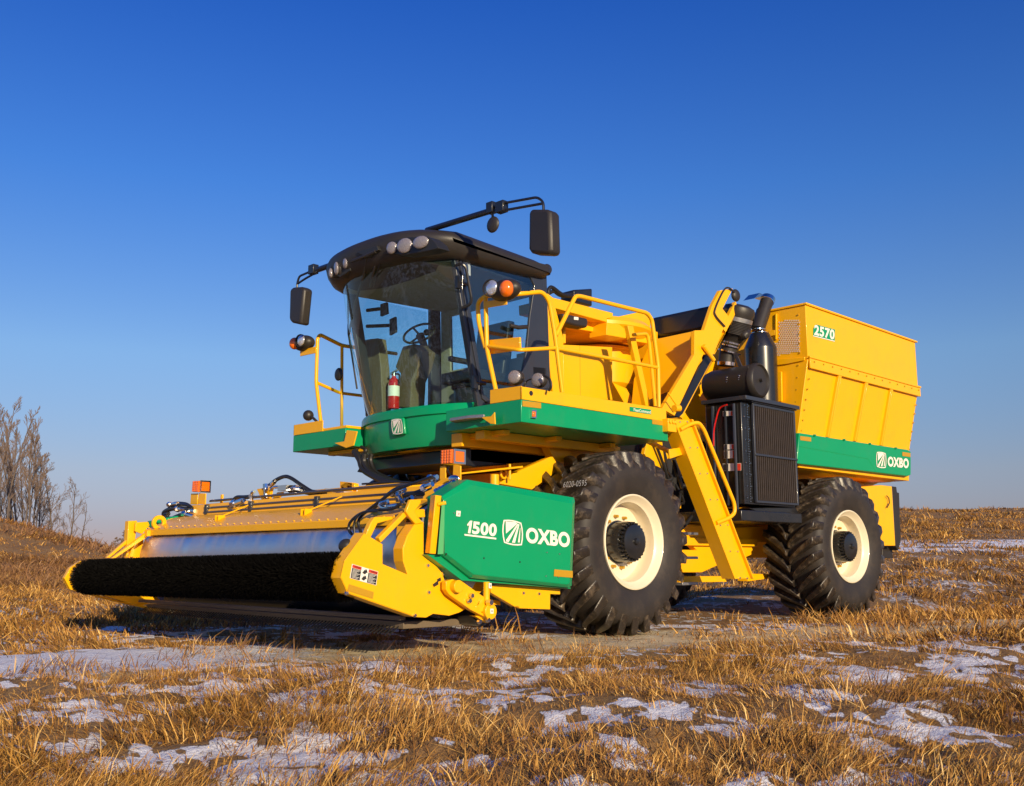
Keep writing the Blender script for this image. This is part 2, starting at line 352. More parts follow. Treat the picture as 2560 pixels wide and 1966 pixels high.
# ---------------------------------------------------------------- wheels
def make_wheel():
    "wheel in local space: axis +Y, outer face towards -Y at y=0"
    rim=MB(); N=64; ax=(0,1,0); o=(0,0,0)
    prof=[(.02,.445),(-.012,.447),(-.018,.435),(-.01,.425),(.03,.405),(.05,.375),(.11,.368),(.15,.372),(.19,.355),(.205,.30),(.20,.19),(.20,.05)]
    rim.lathe(o,ax,prof,N,False); rim.lathe(o,ax,[(.02,.445),(.30,.40),(.68,.445)],N,False); rim.lathe(o,ax,[(.21,.34),(.24,.05)],N,False)
    hub_root=rim.build('wheel','cream',HV,recalc=False)
    # tyre
    W=.40; mid=.345
    t=MB(); car=[(-W+.07,.435),(-W+.05,.455),(-W+.03,.52),(-W+.006,.60),(-W+.006,.68),(-W+.03,.735),(-W+.075,.775),(-.2,.795),(0,.80)]
    prof=[(mid+a,b_) for a,b_ in car]+[(mid-a,b_) for a,b_ in car[-2::-1]]
    t.lathe(o,ax,prof,96,False)
    ty=t.build('tyre','rubber',hub_root,recalc=False)
    lg=MB(); NL=27
    def crad(w_):
        w_=abs(w_); return np.interp(w_,[0,.25,W-.075,W-.03,W-.005],[.797,.792,.772,.733,.68])
    for sgn in (-1,1):
        for k in range(NL):
            ph0=2*math.pi*(k+(.5 if sgn>0 else 0))/NL; rings=[]; S=9
            for i in range(S+1):
                s_=i/S; w_=.015+s_*(W-.012-.015); ph=ph0+.34*(1-s_**.8)*1.0
                top=.868 if w_<.32 else .868-(w_-.32)**1.5*2.7
                if s_==1: top=crad(w_)+.006
                hw=.032+.010*s_; hb=hw*1.5; cr=crad(w_)-.006; ring=[]
                for (da,rr_) in ((-hb,cr),(-hw,top),(hw,top),(hb,cr)):
                    aa=ph+da/.85; ring.append((rr_*math.cos(aa),mid+sgn*w_,rr_*math.sin(aa)))
                rings.append(ring)
            lg.loft(rings,False,False)
            n0=len(lg.v)-4*(S+1); lg.f.append((n0,n0+1,n0+2,n0+3)); lg.f.append((n0+4*S,n0+4*S+1,n0+4*S+2,n0+4*S+3))
    l=lg.build('tread','lug_rubber',hub_root,bevel=.008,ang=40)
    hb=MB(); hb.lathe((0,.2,0),(0,-1,0),[(0,.205),(.012,.205),(.014,.192),(.13,.192),(.15,.185),(.155,.17)],40,True)
    hb.lathe((0,.035,0),(0,-1,0),[(0,.16),(.05,.16),(.06,.13),(.063,.035),(.085,.03),(.09,.0)],40,True)
    for k in range(26):
        a=2*math.pi*k/26; hb.cyl((.176*math.cos(a),.06,.176*math.sin(a)),(.176*math.cos(a),.005,.176*math.sin(a)),.0145,.012,8)
    hb.build('hub','black_paint',hub_root)
    bt=MB()
    for k in range(12):
        a=2*math.pi*(k+.3)/12; c=(.245*math.cos(a),.2,.245*math.sin(a)); bt.cyl(c,(c[0],.155,c[2]),.017,.014,6)
    bt.each('wheel_nut','tape',hub_root)
    return hub_root
WH=make_wheel()
base_off=Vector(WH.location)       # centre of the rim mesh in wheel space
def put_wheel(o,x,y,z,rz):
    o.location=Vector((x,y,z))+Matrix.Rotation(rz,3,'Z')@base_off; o.rotation_euler=(0,0,rz)
def copy_tree(o,parent):
    c=o.copy(); COL.objects.link(c); c.parent=parent; c.matrix_parent_inverse=o.matrix_parent_inverse.copy()
    for ch in list(o.children): copy_tree(ch,c)
    return c
far=[(7.58,mir(6.0),.87,math.pi),(11.86,mir(6.0),.86,math.pi+R(-2.8)),(11.86,6.0,.86,R(-2.8))]
for q in far: put_wheel(copy_tree(WH,HV),*q)
put_wheel(WH,7.58,6.0,.87,0)
wl=Vector(WH.location)
a_=Vector((6.86,6.22,1.40)); text('chalk_writing','6020-0595','label_grey',WH,(a_,Vector((6.87,5.95,1.405))-a_,Vector((6.825,6.20,1.345))-a_),.014,bold=-.01)
# ---------------------------------------------------------------- chassis
f=MB()
for y in (7.05,8.35): f.box(7.0,13.2,y,y+.12,.95,1.25)
for x in (7.3,9.0,10.4,12.3): f.box(x,x+.2,7.17,8.35,.97,1.2)
f.box(7.42,7.74,6.75,8.8,.72,1.02); f.box(11.7,12.0,6.75,8.8,.72,1.02)
f.box(7.3,8.0,7.0,8.5,1.25,1.6)
f.each('chassis_beam','yellow',HV,bevel=.008)
f=MB(); f.prism(QL('c8',((525,1040),(700,1060),(870,1080),(1190,1062),(1300,1060),(1290,1195),(1090,1195),(1130,1290),(1040,1330),(800,1400),(690,1450),(510,1450),(510,1260),(640,1260),(520,1140)),y=6.95),(0,.08,0))
f.box(8.1,11.2,6.9,6.98,.86,.95)
f.each('side_frame','yellow',HV,bevel=.006)
f=MB(); 
f.prism(QL('c8',((500,1485),(870,1480),(900,1530),(500,1535)),y=6.7),(0,.1,0)); f.prism(QL('c8',((1080,1460),(1310,1465),(1310,1495),(1075,1525)),y=6.8),(0,.15,0))
f.each('lower_rail','yellow',HV,bevel=.005)
f=MB()
for v in (1110,1315,1535): 
    a,b_=Q('c8',525,v,y=6.62),Q('c8',640,v,y=6.62); f.box(a.x,b_.x+.04,6.62,6.95,a.z-.03,a.z)
f.each('step','galv',HV,bevel=.004)
f=MB(); f.box(8.6,11.0,7.3,8.3,1.0,2.0); f.box(8.9,9.6,6.95,7.3,1.25,2.1); f.prism(QL('c8',((1090,920),(1200,950),(1420,955),(1440,1000),(1180,1005),(1080,960)),y=6.6),(0,.4,0))
f.box(10.0,10.9,7.1,7.4,.8,1.2)
f.each('engine_block','interior_dark',HV,bevel=.01)
f=MB(); rd=random.Random(11)
for k in range(9):
    x0=8.35+rd.random()*1.3; z0=1.1+rd.random()*.8; f.spline([(x0,6.9,z0),(x0+rd.uniform(-.2,.3),6.75,z0+rd.uniform(-.2,.3)),(x0+rd.uniform(.1,.5),6.8,z0+rd.uniform(-.3,.4)),(x0+rd.uniform(.3,.7),6.95,z0+rd.uniform(-.2,.5))],.014+.008*rd.random())
f.each('hose','hose',HV)
f=MB()
for k in range(6): x0=8.4+.22*k; z0=1.2+.6*rd.random(); f.cyl((x0,6.86,z0),(x0+.03,6.86,z0+.16),.03,n=12); f.cyl((x0,6.84,z0-.03),(x0,6.84,z0),.045,n=6)
f.each('filter','pipe_steel',HV)
f=MB(); f.box(8.35,8.45,6.85,6.95,.95,1.9); f.box(8.3,9.6,6.9,6.97,1.28,1.36); f.each('frame_post','yellow',HV,bevel=.005)
# ---------------------------------------------------------------- deck platforms (near and far)
YD=6.0; XD=6.07; XE=8.16
f=MB()
f.box(XD,XE+.0,YD,6.98,1.868,2.062)
near_deck=f.build('green_deck_skirt','green',HV,bevel=.006,label='long green skirt of the near platform')
f=MB(); f.prism([(XD,6.39,2.065),(XD,6.39,2.19),(XD,YD,2.18),(XD,YD,2.065)],(.01,0,0)); f.prism([(XD,YD,2.065),(XD,YD,2.175),(XE-.02,YD,2.195),(XE-.02,YD,2.065)],(0,.012,0))
f.box(XD+.05,XE-.02,YD+.014,6.95,2.0625,2.068); f.build('yellow_deck_kerb','yellow',HV,bevel=.003)
f=MB(); f.box(XD,7.6,8.56,mir(YD),1.868,2.05); f.build('green_deck_skirt','green',HV,bevel=.006,label='short green skirt of the far platform')
f=MB(); f.box(XD,XD+.01,8.98,mir(YD),2.052,2.17); f.box(XD,7.6,mir(YD)-.01,mir(YD),2.053,2.17); f.box(XD+.01,7.6,8.56,mir(YD)-.012,2.053,2.08); f.build('yellow_deck_kerb','yellow',HV,bevel=.003)
# kerb hole, tapes, marker, labels
dk=near_deck
dec('reflector_tape','tape',dk,'c2',((522,1082),(678,1100),(678,1148),(522,1130)),y=YD); dec('reflector_tape','tape',dk,'c2',((1612,1240),(1735,1258),(1735,1296),(1612,1278)),y=YD)
f=MB(); f.prism(QL('c2',((592,1158),(632,1163),(630,1232),(590,1228)),y=YD-.002),(0,-.02,0)); f.build('marker_lamp_frame','chrome',dk)
f=MB(); f.prism(QL('c2',((604,1172),(630,1175),(628,1220),(602,1217)),y=YD-.022),(0,-.012,0)); f.build('marker_lamp','amber',dk,bevel=.003)
f=MB(); f.cyl(Q('c2',596,1020,y=YD),Q('c2',596,1020,y=YD)+Vector((0,-.004,0)),.022); f.build('plug','label_black',dk)
dec('name_label','green',dk,'c2',((1423,1133),(1603,1158),(1603,1198),(1423,1172)),y=YD-.001)
text('name_lettering','FleetCommand','white',dk,frame3('c2',(1455,1145),(1598,1166),(1455,1172),y=YD),.006,bold=.01)
# grey steps on brackets at the platform fronts
for pts,zb in ((((1018,1425),(1130,1408),(1225,1402),(1245,1418),(1100,1450)),1.94),(((175,1570),(300,1552),(350,1550),(385,1570),(240,1590)),1.93)):
    P=QL('c1',pts,z=zb); f=MB(); f.prism([p for p in P],(0,0,.03)); f.build('front_step','galv',HV,bevel=.004)
f=MB(); f.prism(QL('c1',((1205,1400),(1265,1395),(1286,1370),(1290,1442),(1262,1440)),x=XD-.06),(.012,0,0)); f.prism(QL('c1',((325,1555),(385,1545),(400,1478),(462,1485),(440,1570),(395,1585)),x=XD-.03),(.012,0,0)); f.each('step_bracket','yellow',HV,bevel=.003)
# underside structure of the deck
f=MB(); f.box(6.2,8.1,6.6,6.72,1.78,1.866); f.box(6.2,8.1,6.9,7.05,1.74,1.866); f.box(6.3,6.38,6.45,9.2,1.82,1.865); f.box(7.0,7.08,6.45,9.2,1.82,1.865); f.box(7.8,7.88,6.45,9.2,1.82,1.865)
f.box(6.4,8.0,7.0,8.6,1.62,1.77); f.prism(QL('c5',((1770,30),(1940,50),(1975,130),(1945,165),(1845,180)),y=6.75),(0,.1,0))
f.prism(QL('d3',((830,1290),(1200,1200),(1490,1230),(1420,1390),(1180,1390)),y=7.6),(0,.3,0))
f.prism(QL('c2',((1540,1560),(1640,1420),(1700,1430),(1760,1560),(1660,1660)),y=6.9),(0,.06,0))
f.each('deck_beam','yellow',HV,bevel=.006)
# lift arm beam between header and cab
f=MB(); f.prism(QL('d6',((1100,395),(1200,320),(1780,60),(1860,180),(1800,330),(1480,560),(1000,470)),y=6.62),(0,.07,0))
f.prism(QL('d6',((420,310),(1350,205),(1350,238),(420,335)),y=6.5),(0,.1,0)); f.tube(QL('d6',((1150,180),(1150,420)),y=6.55),.012)
c_=Q('d6',1075,325,y=6.6); f.lathe(c_,(0,1,0),[(0,.035),(.02,.035)],20,False); f.ring([c_+Vector((.05*math.cos(t),0,.05*math.sin(t))) for t in np.linspace(0,6.28,21)[:-1]],[c_+Vector((.03*math.cos(t),0,.03*math.sin(t))) for t in np.linspace(0,6.28,21)[:-1]],(0,.02,0))
a_=Q('d6',925,400,y=6.4); f.cyl(a_-Vector((0,0,.1)),a_+Vector((0,0,.04)),.04)
f.build('lift_arm','yellow',HV,bevel=.006)
f=MB(); P0=QL('c2',((10,1480),(740,1490),(700,1600),(120,1640),(-60,1600)),y=7.0); f.prism(P0,(0,1.5,0)); f.build('feed_elevator_belly','dark_belt',HV,bevel=.01)
f=MB(); f.box(5.6,7.4,7.0,8.5,1.15,1.38); f.build('feed_elevator','yellow',HV,bevel=.01)
# ---------------------------------------------------------------- cab
cab=MB()
def arc(n,xc,xe,y0=6.95,y1=8.59,p=2.6):
    o=[]
    for i in range(n+1):
        t=-1+2*i/n; o.append((xc+(xe-xc)*abs(t)**p, (y0+y1)/2+(y1-y0)/2*t))
    return o
# cab base (floor + rear wall + pillars)
B=arc(16,6.20,6.42); T=arc(16,5.74,6.06,6.86,8.68)
cab.prism([(x,y,2.12) for x,y in B]+[(7.42,8.59,2.12),(7.42,6.95,2.12)],(0,0,.05))
for y,s_ in ((6.90,1),(mir(6.90)-.06,-1)):
    P=[(6.40,y,2.13),(6.51,y,2.13),(6.19,y,3.56),(6.07,y,3.56)]; cab.prism(P,(0,.06,0))       # front pillar
    cab.prism([(7.24,y,2.13),(7.42,y,2.13),(7.36,y,3.62),(7.22,y,3.62)],(0,.06,0))
    cab.prism([(6.51,y,2.13),(7.24,y,2.13),(7.24,y,2.2),(6.50,y,2.2)],(0,.05,0))
cab.ring([(7.41,6.96,2.13),(7.41,8.58,2.13),(7.37,8.58,3.6),(7.37,6.96,3.6)],[(7.405,7.10,2.75),(7.405,8.44,2.75),(7.38,8.44,3.45),(7.38,7.10,3.45)],(.04,0,0))
cab_o=cab.build('cab','grey_frame',HV,bevel=.008)
# roof
def outline(inset,z,fr=0):
    o=[]; a=arc(20,5.60+inset+fr,5.95+inset+fr,6.78+inset,8.76-inset,3.2)
    o+=[(x,y,z) for x,y in a]; xr=7.36-inset; r_=.12
    for k in range(7):
        t=math.pi/2*k/6; o.append((xr-r_+r_*math.sin(t),8.76-inset-r_+r_*math.cos(t),z))
    for k in range(7):
        t=math.pi/2*k/6; o.append((xr-r_+r_*math.cos(t),6.78+inset+r_-r_*math.sin(t),z))
    return o
def tilt(ring,dz=.0):   # roof rises slightly to the front middle
    return [(x,y,z+(-max(0,x-5.9)*.05 if z>3.62 else max(0,x-5.9)*.035)-(abs(y-YC)**2)*(.05 if z>3.62 else -.02)) for x,y,z in ring]
rf=MB(); rf.loft([tilt(outline(i,z,fr_)) for i,z,fr_ in ((.16,3.475,.14),(.05,3.485,.10),(.012,3.53,.06),(0,3.60,.02),(.0,3.71,.0),(.012,3.75,.0),(.04,3.785,.02),(.10,3.82,.04),(.22,3.85,.07),(.45,3.87,.1),(.7,3.875,.1))])
roof=rf.build('roof','black_plastic',cab_o,ang=60)
m=MB(); m.ring([(7.36,7.0,2.18),(7.36,8.54,2.18),(7.33,8.54,3.50),(7.33,7.0,3.50)],[(7.36,7.14,2.80),(7.36,8.40,2.80),(7.335,8.40,3.42),(7.335,7.14,3.42)],(.03,0,0)); m.build('rear_trim','trim_beige',cab_o,bevel=.01)
# headliner underneath
hl=MB(); hl.prism([(x+.06,YC+(y-YC)*.96,3.49) for x,y in T]+[(7.34,8.5,3.49),(7.34,7.04,3.49)],(0,0,.02)); hl.build('headliner','trim_beige',cab_o)
# windscreen
def sheet(name,mt,a,b_,za,zb,parent,rows=8):
    m=MB(); rings=[]
    for r_ in range(rows+1):
        t=r_/rows; bow=.05*math.sin(math.pi*t); rings.append([(p[0]*(1-t)+q[0]*t-bow,p[1]*(1-t)+q[1]*t,za+(zb-za)*t) for p,q in zip(a,b_)])
    m.loft(rings,False,False); return m.build(name,mt,parent,ang=80)
ws=sheet('windscreen','glass',arc(32,6.17,6.41,6.93,8.61),arc(32,5.74,6.07,6.88,8.66),2.14,3.55,cab_o)
# door with glass
def pane(name,frm,k,outer,inner,y,parent,ext=.03):
    m=MB(); m.ring(QL(k,outer,y=y),QL(k,inner,y=y),(0,ext,0)); d=m.build(name,frm,parent,bevel=.004); return d
DO=((1072,418),(1330,470),(1578,524),(1590,760),(1600,1000),(1612,1225),(1420,1275),(1250,1318),(1215,1290),(1160,990),(1115,730))
DI=((1092,440),(1320,492),(1500,548),(1528,610),(1500,790),(1478,1010),(1440,1200),(1255,1290),(1222,1262),(1178,985),(1128,700))
door=pane('door','grey_frame','c1',DO,DI,6.885,cab_o)
m=MB(); m.prism(QL('c1',DI,y=6.895),(0,.006,0)); m.build('door_glass','door_glass',door)
m=MB(); m.tube([Q('c1',1380,850,y=6.84),Q('c1',1430,862,y=6.82),Q('c1',1480,858,y=6.84)],.022,8); m.build('handle','black_plastic',door,bevel=.004)
m=MB(); m.tube([p+Vector((0,0,0)) for p in [Q('c1',1055,490,y=6.88),Q('c1',1090,478,y=6.80),Q('c1',1115,500,y=6.78),Q('c1',1150,690,y=6.78),Q('c1',1140,725,y=6.80),Q('c1',1090,745,y=6.88)]],.014,8,fil=.05); m.build('grab_bar','black_paint',door)
for u,v in ((1075,590),(1175,1190)): m=MB(); p=Q('c1',u,v,y=6.86); m.box(p.x-.03,p.x+.02,6.85,6.885,p.z-.06,p.z+.06); m.cyl(p+Vector((.03,-.01,-.07)),p+Vector((.03,-.01,.07)),.008); m.tube([p,p+Vector((.12,-.0,0))],.018,8); m.build('hinge','black_paint',door)
dec('caution_sticker','label_grey',door,'c1',((1098,435),(1140,443),(1142,553),(1100,540)),y=6.90)
# far side pane and frame
y=mir(6.885)
m=MB(); m.prism([(6.5,y,2.2),(7.26,y,2.2),(7.22,y,3.5),(6.2,y,3.5)],(0,.006,0)); m.build('far_door_glass','door_glass',cab_o)
m=MB(); m.prism([(7.395,7.10,2.75),(7.395,8.44,2.75),(7.37,8.44,3.45),(7.37,7.10,3.45)],(.006,0,0)); m.build('rear_window','door_glass',cab_o)
# lamps in the roof front
def oval_lamp(parent,c,rx,rz,nrm,name='roof_lamp'):
    n_=Vector(nrm).normalized(); q=n_.to_track_quat('Y','Z').to_matrix(); h=MB(); h.ell(Vector(c)+n_*-.035,rx*1.12,.06,rz*1.12,20,10,q); o=h.build(name,'black_plastic',parent)
    l=MB(); l.ell(Vector(c)+n_*.012,rx,.022,rz,20,8,q); l.build('lens','lens',o); return o
rec=MB()
RX=5.60
for k,(pts) in enumerate((((640,420),(650,350),(770,320),(890,318),(930,350),(950,385),(900,400),(760,425)),((305,540),(300,500),(340,455),(410,430),(425,470),(420,520),(360,560)),((455,410),(580,370),(590,395),(520,440)))):
    P=QL('c1',pts,x=(5.62,5.655,5.59)[k]); rec.prism([p for p in P],(.14 if k!=1 else .25,0,0))
rec.each('lamp_recess','label_black',cab_o,bevel=.005)
for u,v,a,b_ in ((675,385,.062,.058),(752,372,.088,.07),(848,352,.088,.058),(398,478,.055,.055),(345,508,.055,.068),(312,535,.03,.05)):
    p=Q('c1',u,v,x=5.61 if u>600 else 5.645); oval_lamp(cab_o,p,a,b_,(-1,-.25 if u>600 else .35,-.1))
# rear roof beacon
m=MB(); p=Q('c1',1600,515,y=6.95); m.ell(p,.055,.055,.06); m.tube([p,p+Vector((-.1,.05,.02))],.015); m.build('work_lamp','black_plastic',cab_o)
# green skirt under windscreen
m=MB(); rows=[(2.165,-.055,1.0),(2.14,-.07,1.0),(2.075,-.07,1.0),(2.068,-.045,1.0),(1.98,-.045,.995),(1.86,-.035,.99),(1.775,-.01,.985)]
SB=arc(32,6.17,6.40,6.90,8.64)
rings=[[(x+dx,YC+(y-YC)*k,z) for x,y in SB]+[(x+dx+.1,YC+(y-YC)*k*.9,z) for x,y in SB[::-1]] for z,dx,k in rows]
m.loft(rings); sk=m.build('green_cab_skirt','green',cab_o,ang=30)
c_=[Q('c1',u,v,x=6.095) for u,v in ((660,1408),(738,1400),(750,1500),(672,1515))]
m=MB(); m.prism(c_,(.03,0,0)); bd_=m.build('badge','green',cab_o,bevel=.012)
a=c_[0]; emblem(bd_,(a+(c_[1]-a)*.08+(c_[3]-a)*.06,(c_[1]-a)*.84,(c_[3]-a)*.86),.004)
# cab interior
it=MB(); it.prism(QL('c1',((700,1345),(722,1140),(690,1100),(735,975),(800,960),(850,1000),(830,1090),(790,1180),(780,1345)),x=6.62),(.2,0,0)); it.build('steering_console','interior_brown',cab_o,bevel=.015)
it=MB(); it.prism(QL('c1',((505,935),(585,925),(605,1100),(615,1370),(510,1395)),x=6.42),(.12,0,0)); it.build('side_console','interior_brown',cab_o,bevel=.01)
sw=MB(); c0=Q('c1',835,897,x=6.70); ax=Vector((.55,0,-1)).normalized(); ax=Vector((-.62,-.25,.62)).normalized(); a1=ax.orthogonal().normalized(); a2=ax.cross(a1)
sw.tube([c0+(a1*math.cos(t)+a2*math.sin(t))*.175 for t in np.linspace(0,2*math.pi,33)],.013,8)
for t in (0.5,2.6,4.7): sw.tube([c0-ax*.03,c0+(a1*math.cos(t)+a2*math.sin(t))*.185],.012,6)
sw.cyl(c0-ax*.22,c0-ax*.02,.035,.045); k_=c0+(a1*math.cos(4)+a2*math.sin(4))*.14+ax*.04; sw.ell(k_,.035,.035,.035); sw.build('steering_wheel','interior_dark',cab_o)
st=MB(); sc=Vector((7.02,7.62,2.17)); st.cyl(sc,sc+Vector((0,0,.28)),.20,.22,24); st.cyl(sc+Vector((0,0,.28)),sc+Vector((0,0,.32)),.25,.25,24)
st.box(sc.x-.26,sc.x+.24,sc.y-.25,sc.y+.25,2.50,2.62); st.prism([(sc.x+.16,sc.y-.24,2.6),(sc.x+.28,sc.y-.24,2.6),(sc.x+.36,sc.y-.24,3.2),(sc.x+.26,sc.y-.24,3.2)],(0,.48,0)); st.box(sc.x-.1,sc.x+.2,sc.y-.33,sc.y-.27,2.78,2.84); st.box(sc.x-.1,sc.x+.2,sc.y+.27,sc.y+.33,2.78,2.84)
st.build('driver_seat','seat',cab_o,bevel=.04)
for (u0,v0,u1,v1,w_,h_) in ((520,760,600,750,42,82),(520,855,655,850,38,108)):
    mo=MB(); p,q=Q('c1',u0,v0,x=6.45),Q('c1',u1,v1,x=6.50); mo.tube([p,q],.02); mo.prism([Q('c1',u1+a,v1+b_,x=6.48) for a,b_ in ((0,-.35*h_),(w_*.9,-.5*h_),(w_,.35*h_),(0,.55*h_))],(.03,0,0)); mo.build('monitor','interior_dark',cab_o,bevel=.006)
# wipers and hoses on the windscreen
wp=MB(); wp.tube([Q('c1',u,v,x=xx) for u,v,xx in ((525,430,5.62),(500,560,5.75),(455,700,5.9),(412,905,6.05))],.012,6); wp.tube([Q('c1',u,v,x=xx) for u,v,xx in ((408,560,5.95),(408,700,6.0),(410,900,6.06),(430,1020,6.08),(462,1230,6.1))],.010,6)
wp.tube([Q('c1',u,v,x=xx) for u,v,xx in ((420,470,5.64),(520,430,5.60),(575,405,5.6))],.018,8); wp.tube([Q('c1',u,v,x=xx) for u,v,xx in ((575,480,5.70),(540,620,5.82))],.014,6); wp.tube([Q('c1',u,v,x=xx) for u,v,xx in ((600,480,5.70),(560,625,5.82))],.006,6)
wp.each('windscreen_wiper','black_plastic',cab_o)
# mirrors
def mirror(name,lb,pts,x,mp,th,blocks):
    a=MB()
    for p in pts: a.tube(QL('c1',p[0],x=x),p[1],10,fil=.05)
    for b_ in blocks: p=Q('c1',b_[0],b_[1],x=x); a.box(p.x-.035,p.x+.035,p.y-b_[2],p.y+b_[2],p.z-.05,p.z+.05)
    o=a.build('mirror_arm','black_paint',cab_o,bevel=.004)
    h=MB(); P=QL('c1',mp,x=x); h.prism([p+Vector((-.06,0,0)) for p in P],(th,0,0)); h.build('mirror_housing','black_plastic',cab_o,bevel=.028,label=lb)
mirror('m','large rectangular black mirror housing on the near arm',[([(880,280),(1255,165)],.028),([(1255,158),(1350,115),(1545,80),(1580,110),(1582,160)],.012),([(1255,175),(1370,155),(1578,118)],.012)],5.95,((1520,175),(1540,160),(1635,160),(1648,180),(1655,400),(1645,430),(1530,425),(1518,400)),.13,((1270,145,.04),(1330,140,.05)))
mirror('m','smaller black mirror housing on the far arm',[([(300,490),(230,515)],.03),([(215,512),(115,555),(103,600),(103,625)],.012),([(230,525),(150,570),(105,600)],.012)],5.85,((85,640),(105,625),(150,622),(172,632),(150,850),(95,838),(80,820)),.12,((200,515,.05),))
m=MB(); p=Q('c1',1278,245,x=5.95); m.ell(p,.03,.075,.075); m.tube([p,Q('c1',1275,180,x=5.95)],.012); m.build('work_lamp','black_plastic',cab_o)
# ---------------------------------------------------------------- railings
def dual(ps): return [Q('c2',u,v,**({pl:{'y':6.03,'x':6.1,'q':0}[pl]})) for u,v,pl in ps]
def path(ps): 
    o=[]
    for u,v,pl in ps: o.append(Q('c2',u,v,y=6.03) if pl=='y' else Q('c2',u,v,x=6.1) if pl=='x' else Q('c2',u,v,y=float(pl)))
    return o
rl=MB()
rl.tube(path([(858,1010,'y'),(800,545,'y'),(750,245,'y'),(690,166,'y'),(480,188,'x'),(215,200,'x'),(150,255,'x'),(155,420,'x'),(215,640,'x')]),.021,12,fil=.07)
rl.tube(path([(300,992,'x'),(225,640,'x'),(215,215,'x')]),.021,12,fil=.05)
rl.tube(path([(806,535,'y'),(970,205,'y'),(1010,205,'y'),(1570,345,'y'),(1612,400,'y'),(1665,800,'y'),(1670,1138,'y')]),.021,12,fil=.06)
rl.tube(path([(240,625,'x'),(505,657,'x'),(800,640,'y')]),.018,10,fil=.05); rl.tube(path([(800,640,'y'),(1660,805,'y')]),.018,10)
rl.tube(path([(1455,530,'6.35'),(1570,520,'6.35'),(1588,590,'6.35'),(1640,1130,'6.35')]),.019,10,fil=.06)
rl.build('guard_rail','yellow',HV,label='tall tubular guard rail round the near platform')
rl=MB(); rl.prism(QL('c2',((1408,450),(1455,455),(1600,1130),(1560,1125)),y=6.45),(0,.05,0)); rl.build('support_post','yellow',HV,bevel=.003)
rl=MB(); rl.prism(QL('c2',((245,572),(500,548),(505,655),(252,690)),x=6.13),(.02,0,0)); rl.prism(QL('c2',((212,250),(392,215),(392,275),(210,305)),x=6.08),(.01,0,0)); rl.each('rail_plate','yellow',HV,bevel=.003)
g9=9.3
lr=MB(); lr.tube([Q('c1',u,v,y=g9) for u,v in ((245,1430),(217,1190),(225,930),(240,905),(370,970),(470,985),(700,1020))],.021,12,fil=.05); lr.tube([Q('c1',u,v,y=g9) for u,v in ((372,970),(370,1475))],.018); lr.tube([Q('c1',u,v,y=g9) for u,v in ((225,1195),(360,1255),(480,1270),(640,1290))],.018,fil=.05)
lr.build('guard_rail','yellow',HV,label='guard rail of the far platform')
lr=MB(); lr.prism(QL('c1',((120,1000),(215,975),(215,1015),(120,1035)),x=6.1),(.01,0,0)); lr.each('rail_plate','yellow',HV,bevel=.003)
# headlamp pods with indicator
def pod(k,hc,ac,size,x,lb):
    m=MB(); p=Q(k,*hc,x=x); q=Q(k,*ac,x=x); c=(p+q)/2; d=(q-p); rot=Matrix(); 
    m.ell(c+Vector((.05,0,0)),.10,d.length*.62+size*.9,size*1.28,24,14); o=m.build('headlamp_pod','black_plastic',HV,label=lb)
    l=MB(); l.lathe(p+Vector((-.04,0,0)),(-1,-.25,0),[(.0,size*1.06),(.02,size*1.06),(.02,size*.96),(.0,size*.96)],32,False); l.build('lamp_ring','black_plastic',o)
    l=MB(); l.ell(p+Vector((-.045,-.008,0)),.030,size*.98,size*.98,24,12); l.build('clear_lens','lamp_silver',o)
    l=MB(); l.ell(q+Vector((-.02,0,0)),.06,size*.9,size*1.0,20,12); l.build('indicator','amber',o)
pod('c2',(288,145),(405,145),.075,6.02,'headlamp with indicator on the near rail')
pod('c1',(145,945),(97,960),.068,6.05,'headlamp with indicator on the far rail')
def work(k,u,v,x,r_,n_=(-1,-.3,0)):
    p=Q(k,u,v,x=x); oval_lamp(HV,p,r_,r_*.95,n_,'work_lamp')
work('c2',460,885,6.25,.065); work('c2',655,908,6.4,.065); 
p=Q('c1',170,1390,x=6.15); m=MB(); m.ell(p,.06,.06,.06); m.tube([p,p+Vector((0,-.1,-.04)),Q('c1',235,1440,x=6.15)],.015); m.build('work_lamp','black_plastic',HV)
p=Q('c1',352,1143,y=g9); m=MB(); m.ell(p,.03,.07,.075); m.build('work_lamp','black_plastic',HV)
m=MB(); m.spline([Q('c2',u,v,x=6.35) for u,v in ((700,870),(750,900),(765,960),(745,1000))],.012); m.spline([Q('c2',u,v,x=6.3) for u,v in ((600,900),(560,920),(550,970),(580,1000))],.007); m.spline([Q('c2',u,v,x=6.2) for u,v in ((520,900),(545,930),(530,980))],.007); m.prism(QL('c2',((615,800),(710,808),(712,860),(618,860)),x=6.45),(.02,0,0)); m.each('cable','hose',HV)
# ---------------------------------------------------------------- yellow structure behind the cab
yb=6.98
m=MB(); m.prism(QL('c2',((868,612),(1000,618),(1280,632),(1282,1080),(868,1040)),y=yb),(0,.7,0)); m.build('hydraulic_cabinet','yellow',HV,bevel=.006)
m=MB(); a=Q('c2',1006,620,y=yb); m.box(a.x-.003,a.x+.003,yb-.002,yb+.01,2.2,a.z); m.build('cabinet_seam','tape',HV)
m=MB(); m.prism(QL('c2',((735,180),(780,215),(870,560),(870,1040),(780,1010),(730,600)),y=6.96),(0,.08,0)); m.prism(QL('c2',((775,215),(1285,345),(1285,385),(1235,392),(1240,425),(780,300)),y=7.0),(0,.5,0))
m.prism(QL('c2',((780,330),(1230,420),(1225,520),(1040,490),(780,440)),y=7.15),(0,.1,0)); m.prism(QL('c2',((1235,425),(1400,450),(1395,560),(1230,530)),y=6.95),(0,.25,0)); m.prism(QL('c2',((1460,475),(1605,515),(1595,605),(1480,585)),y=7.0),(0,.2,0))
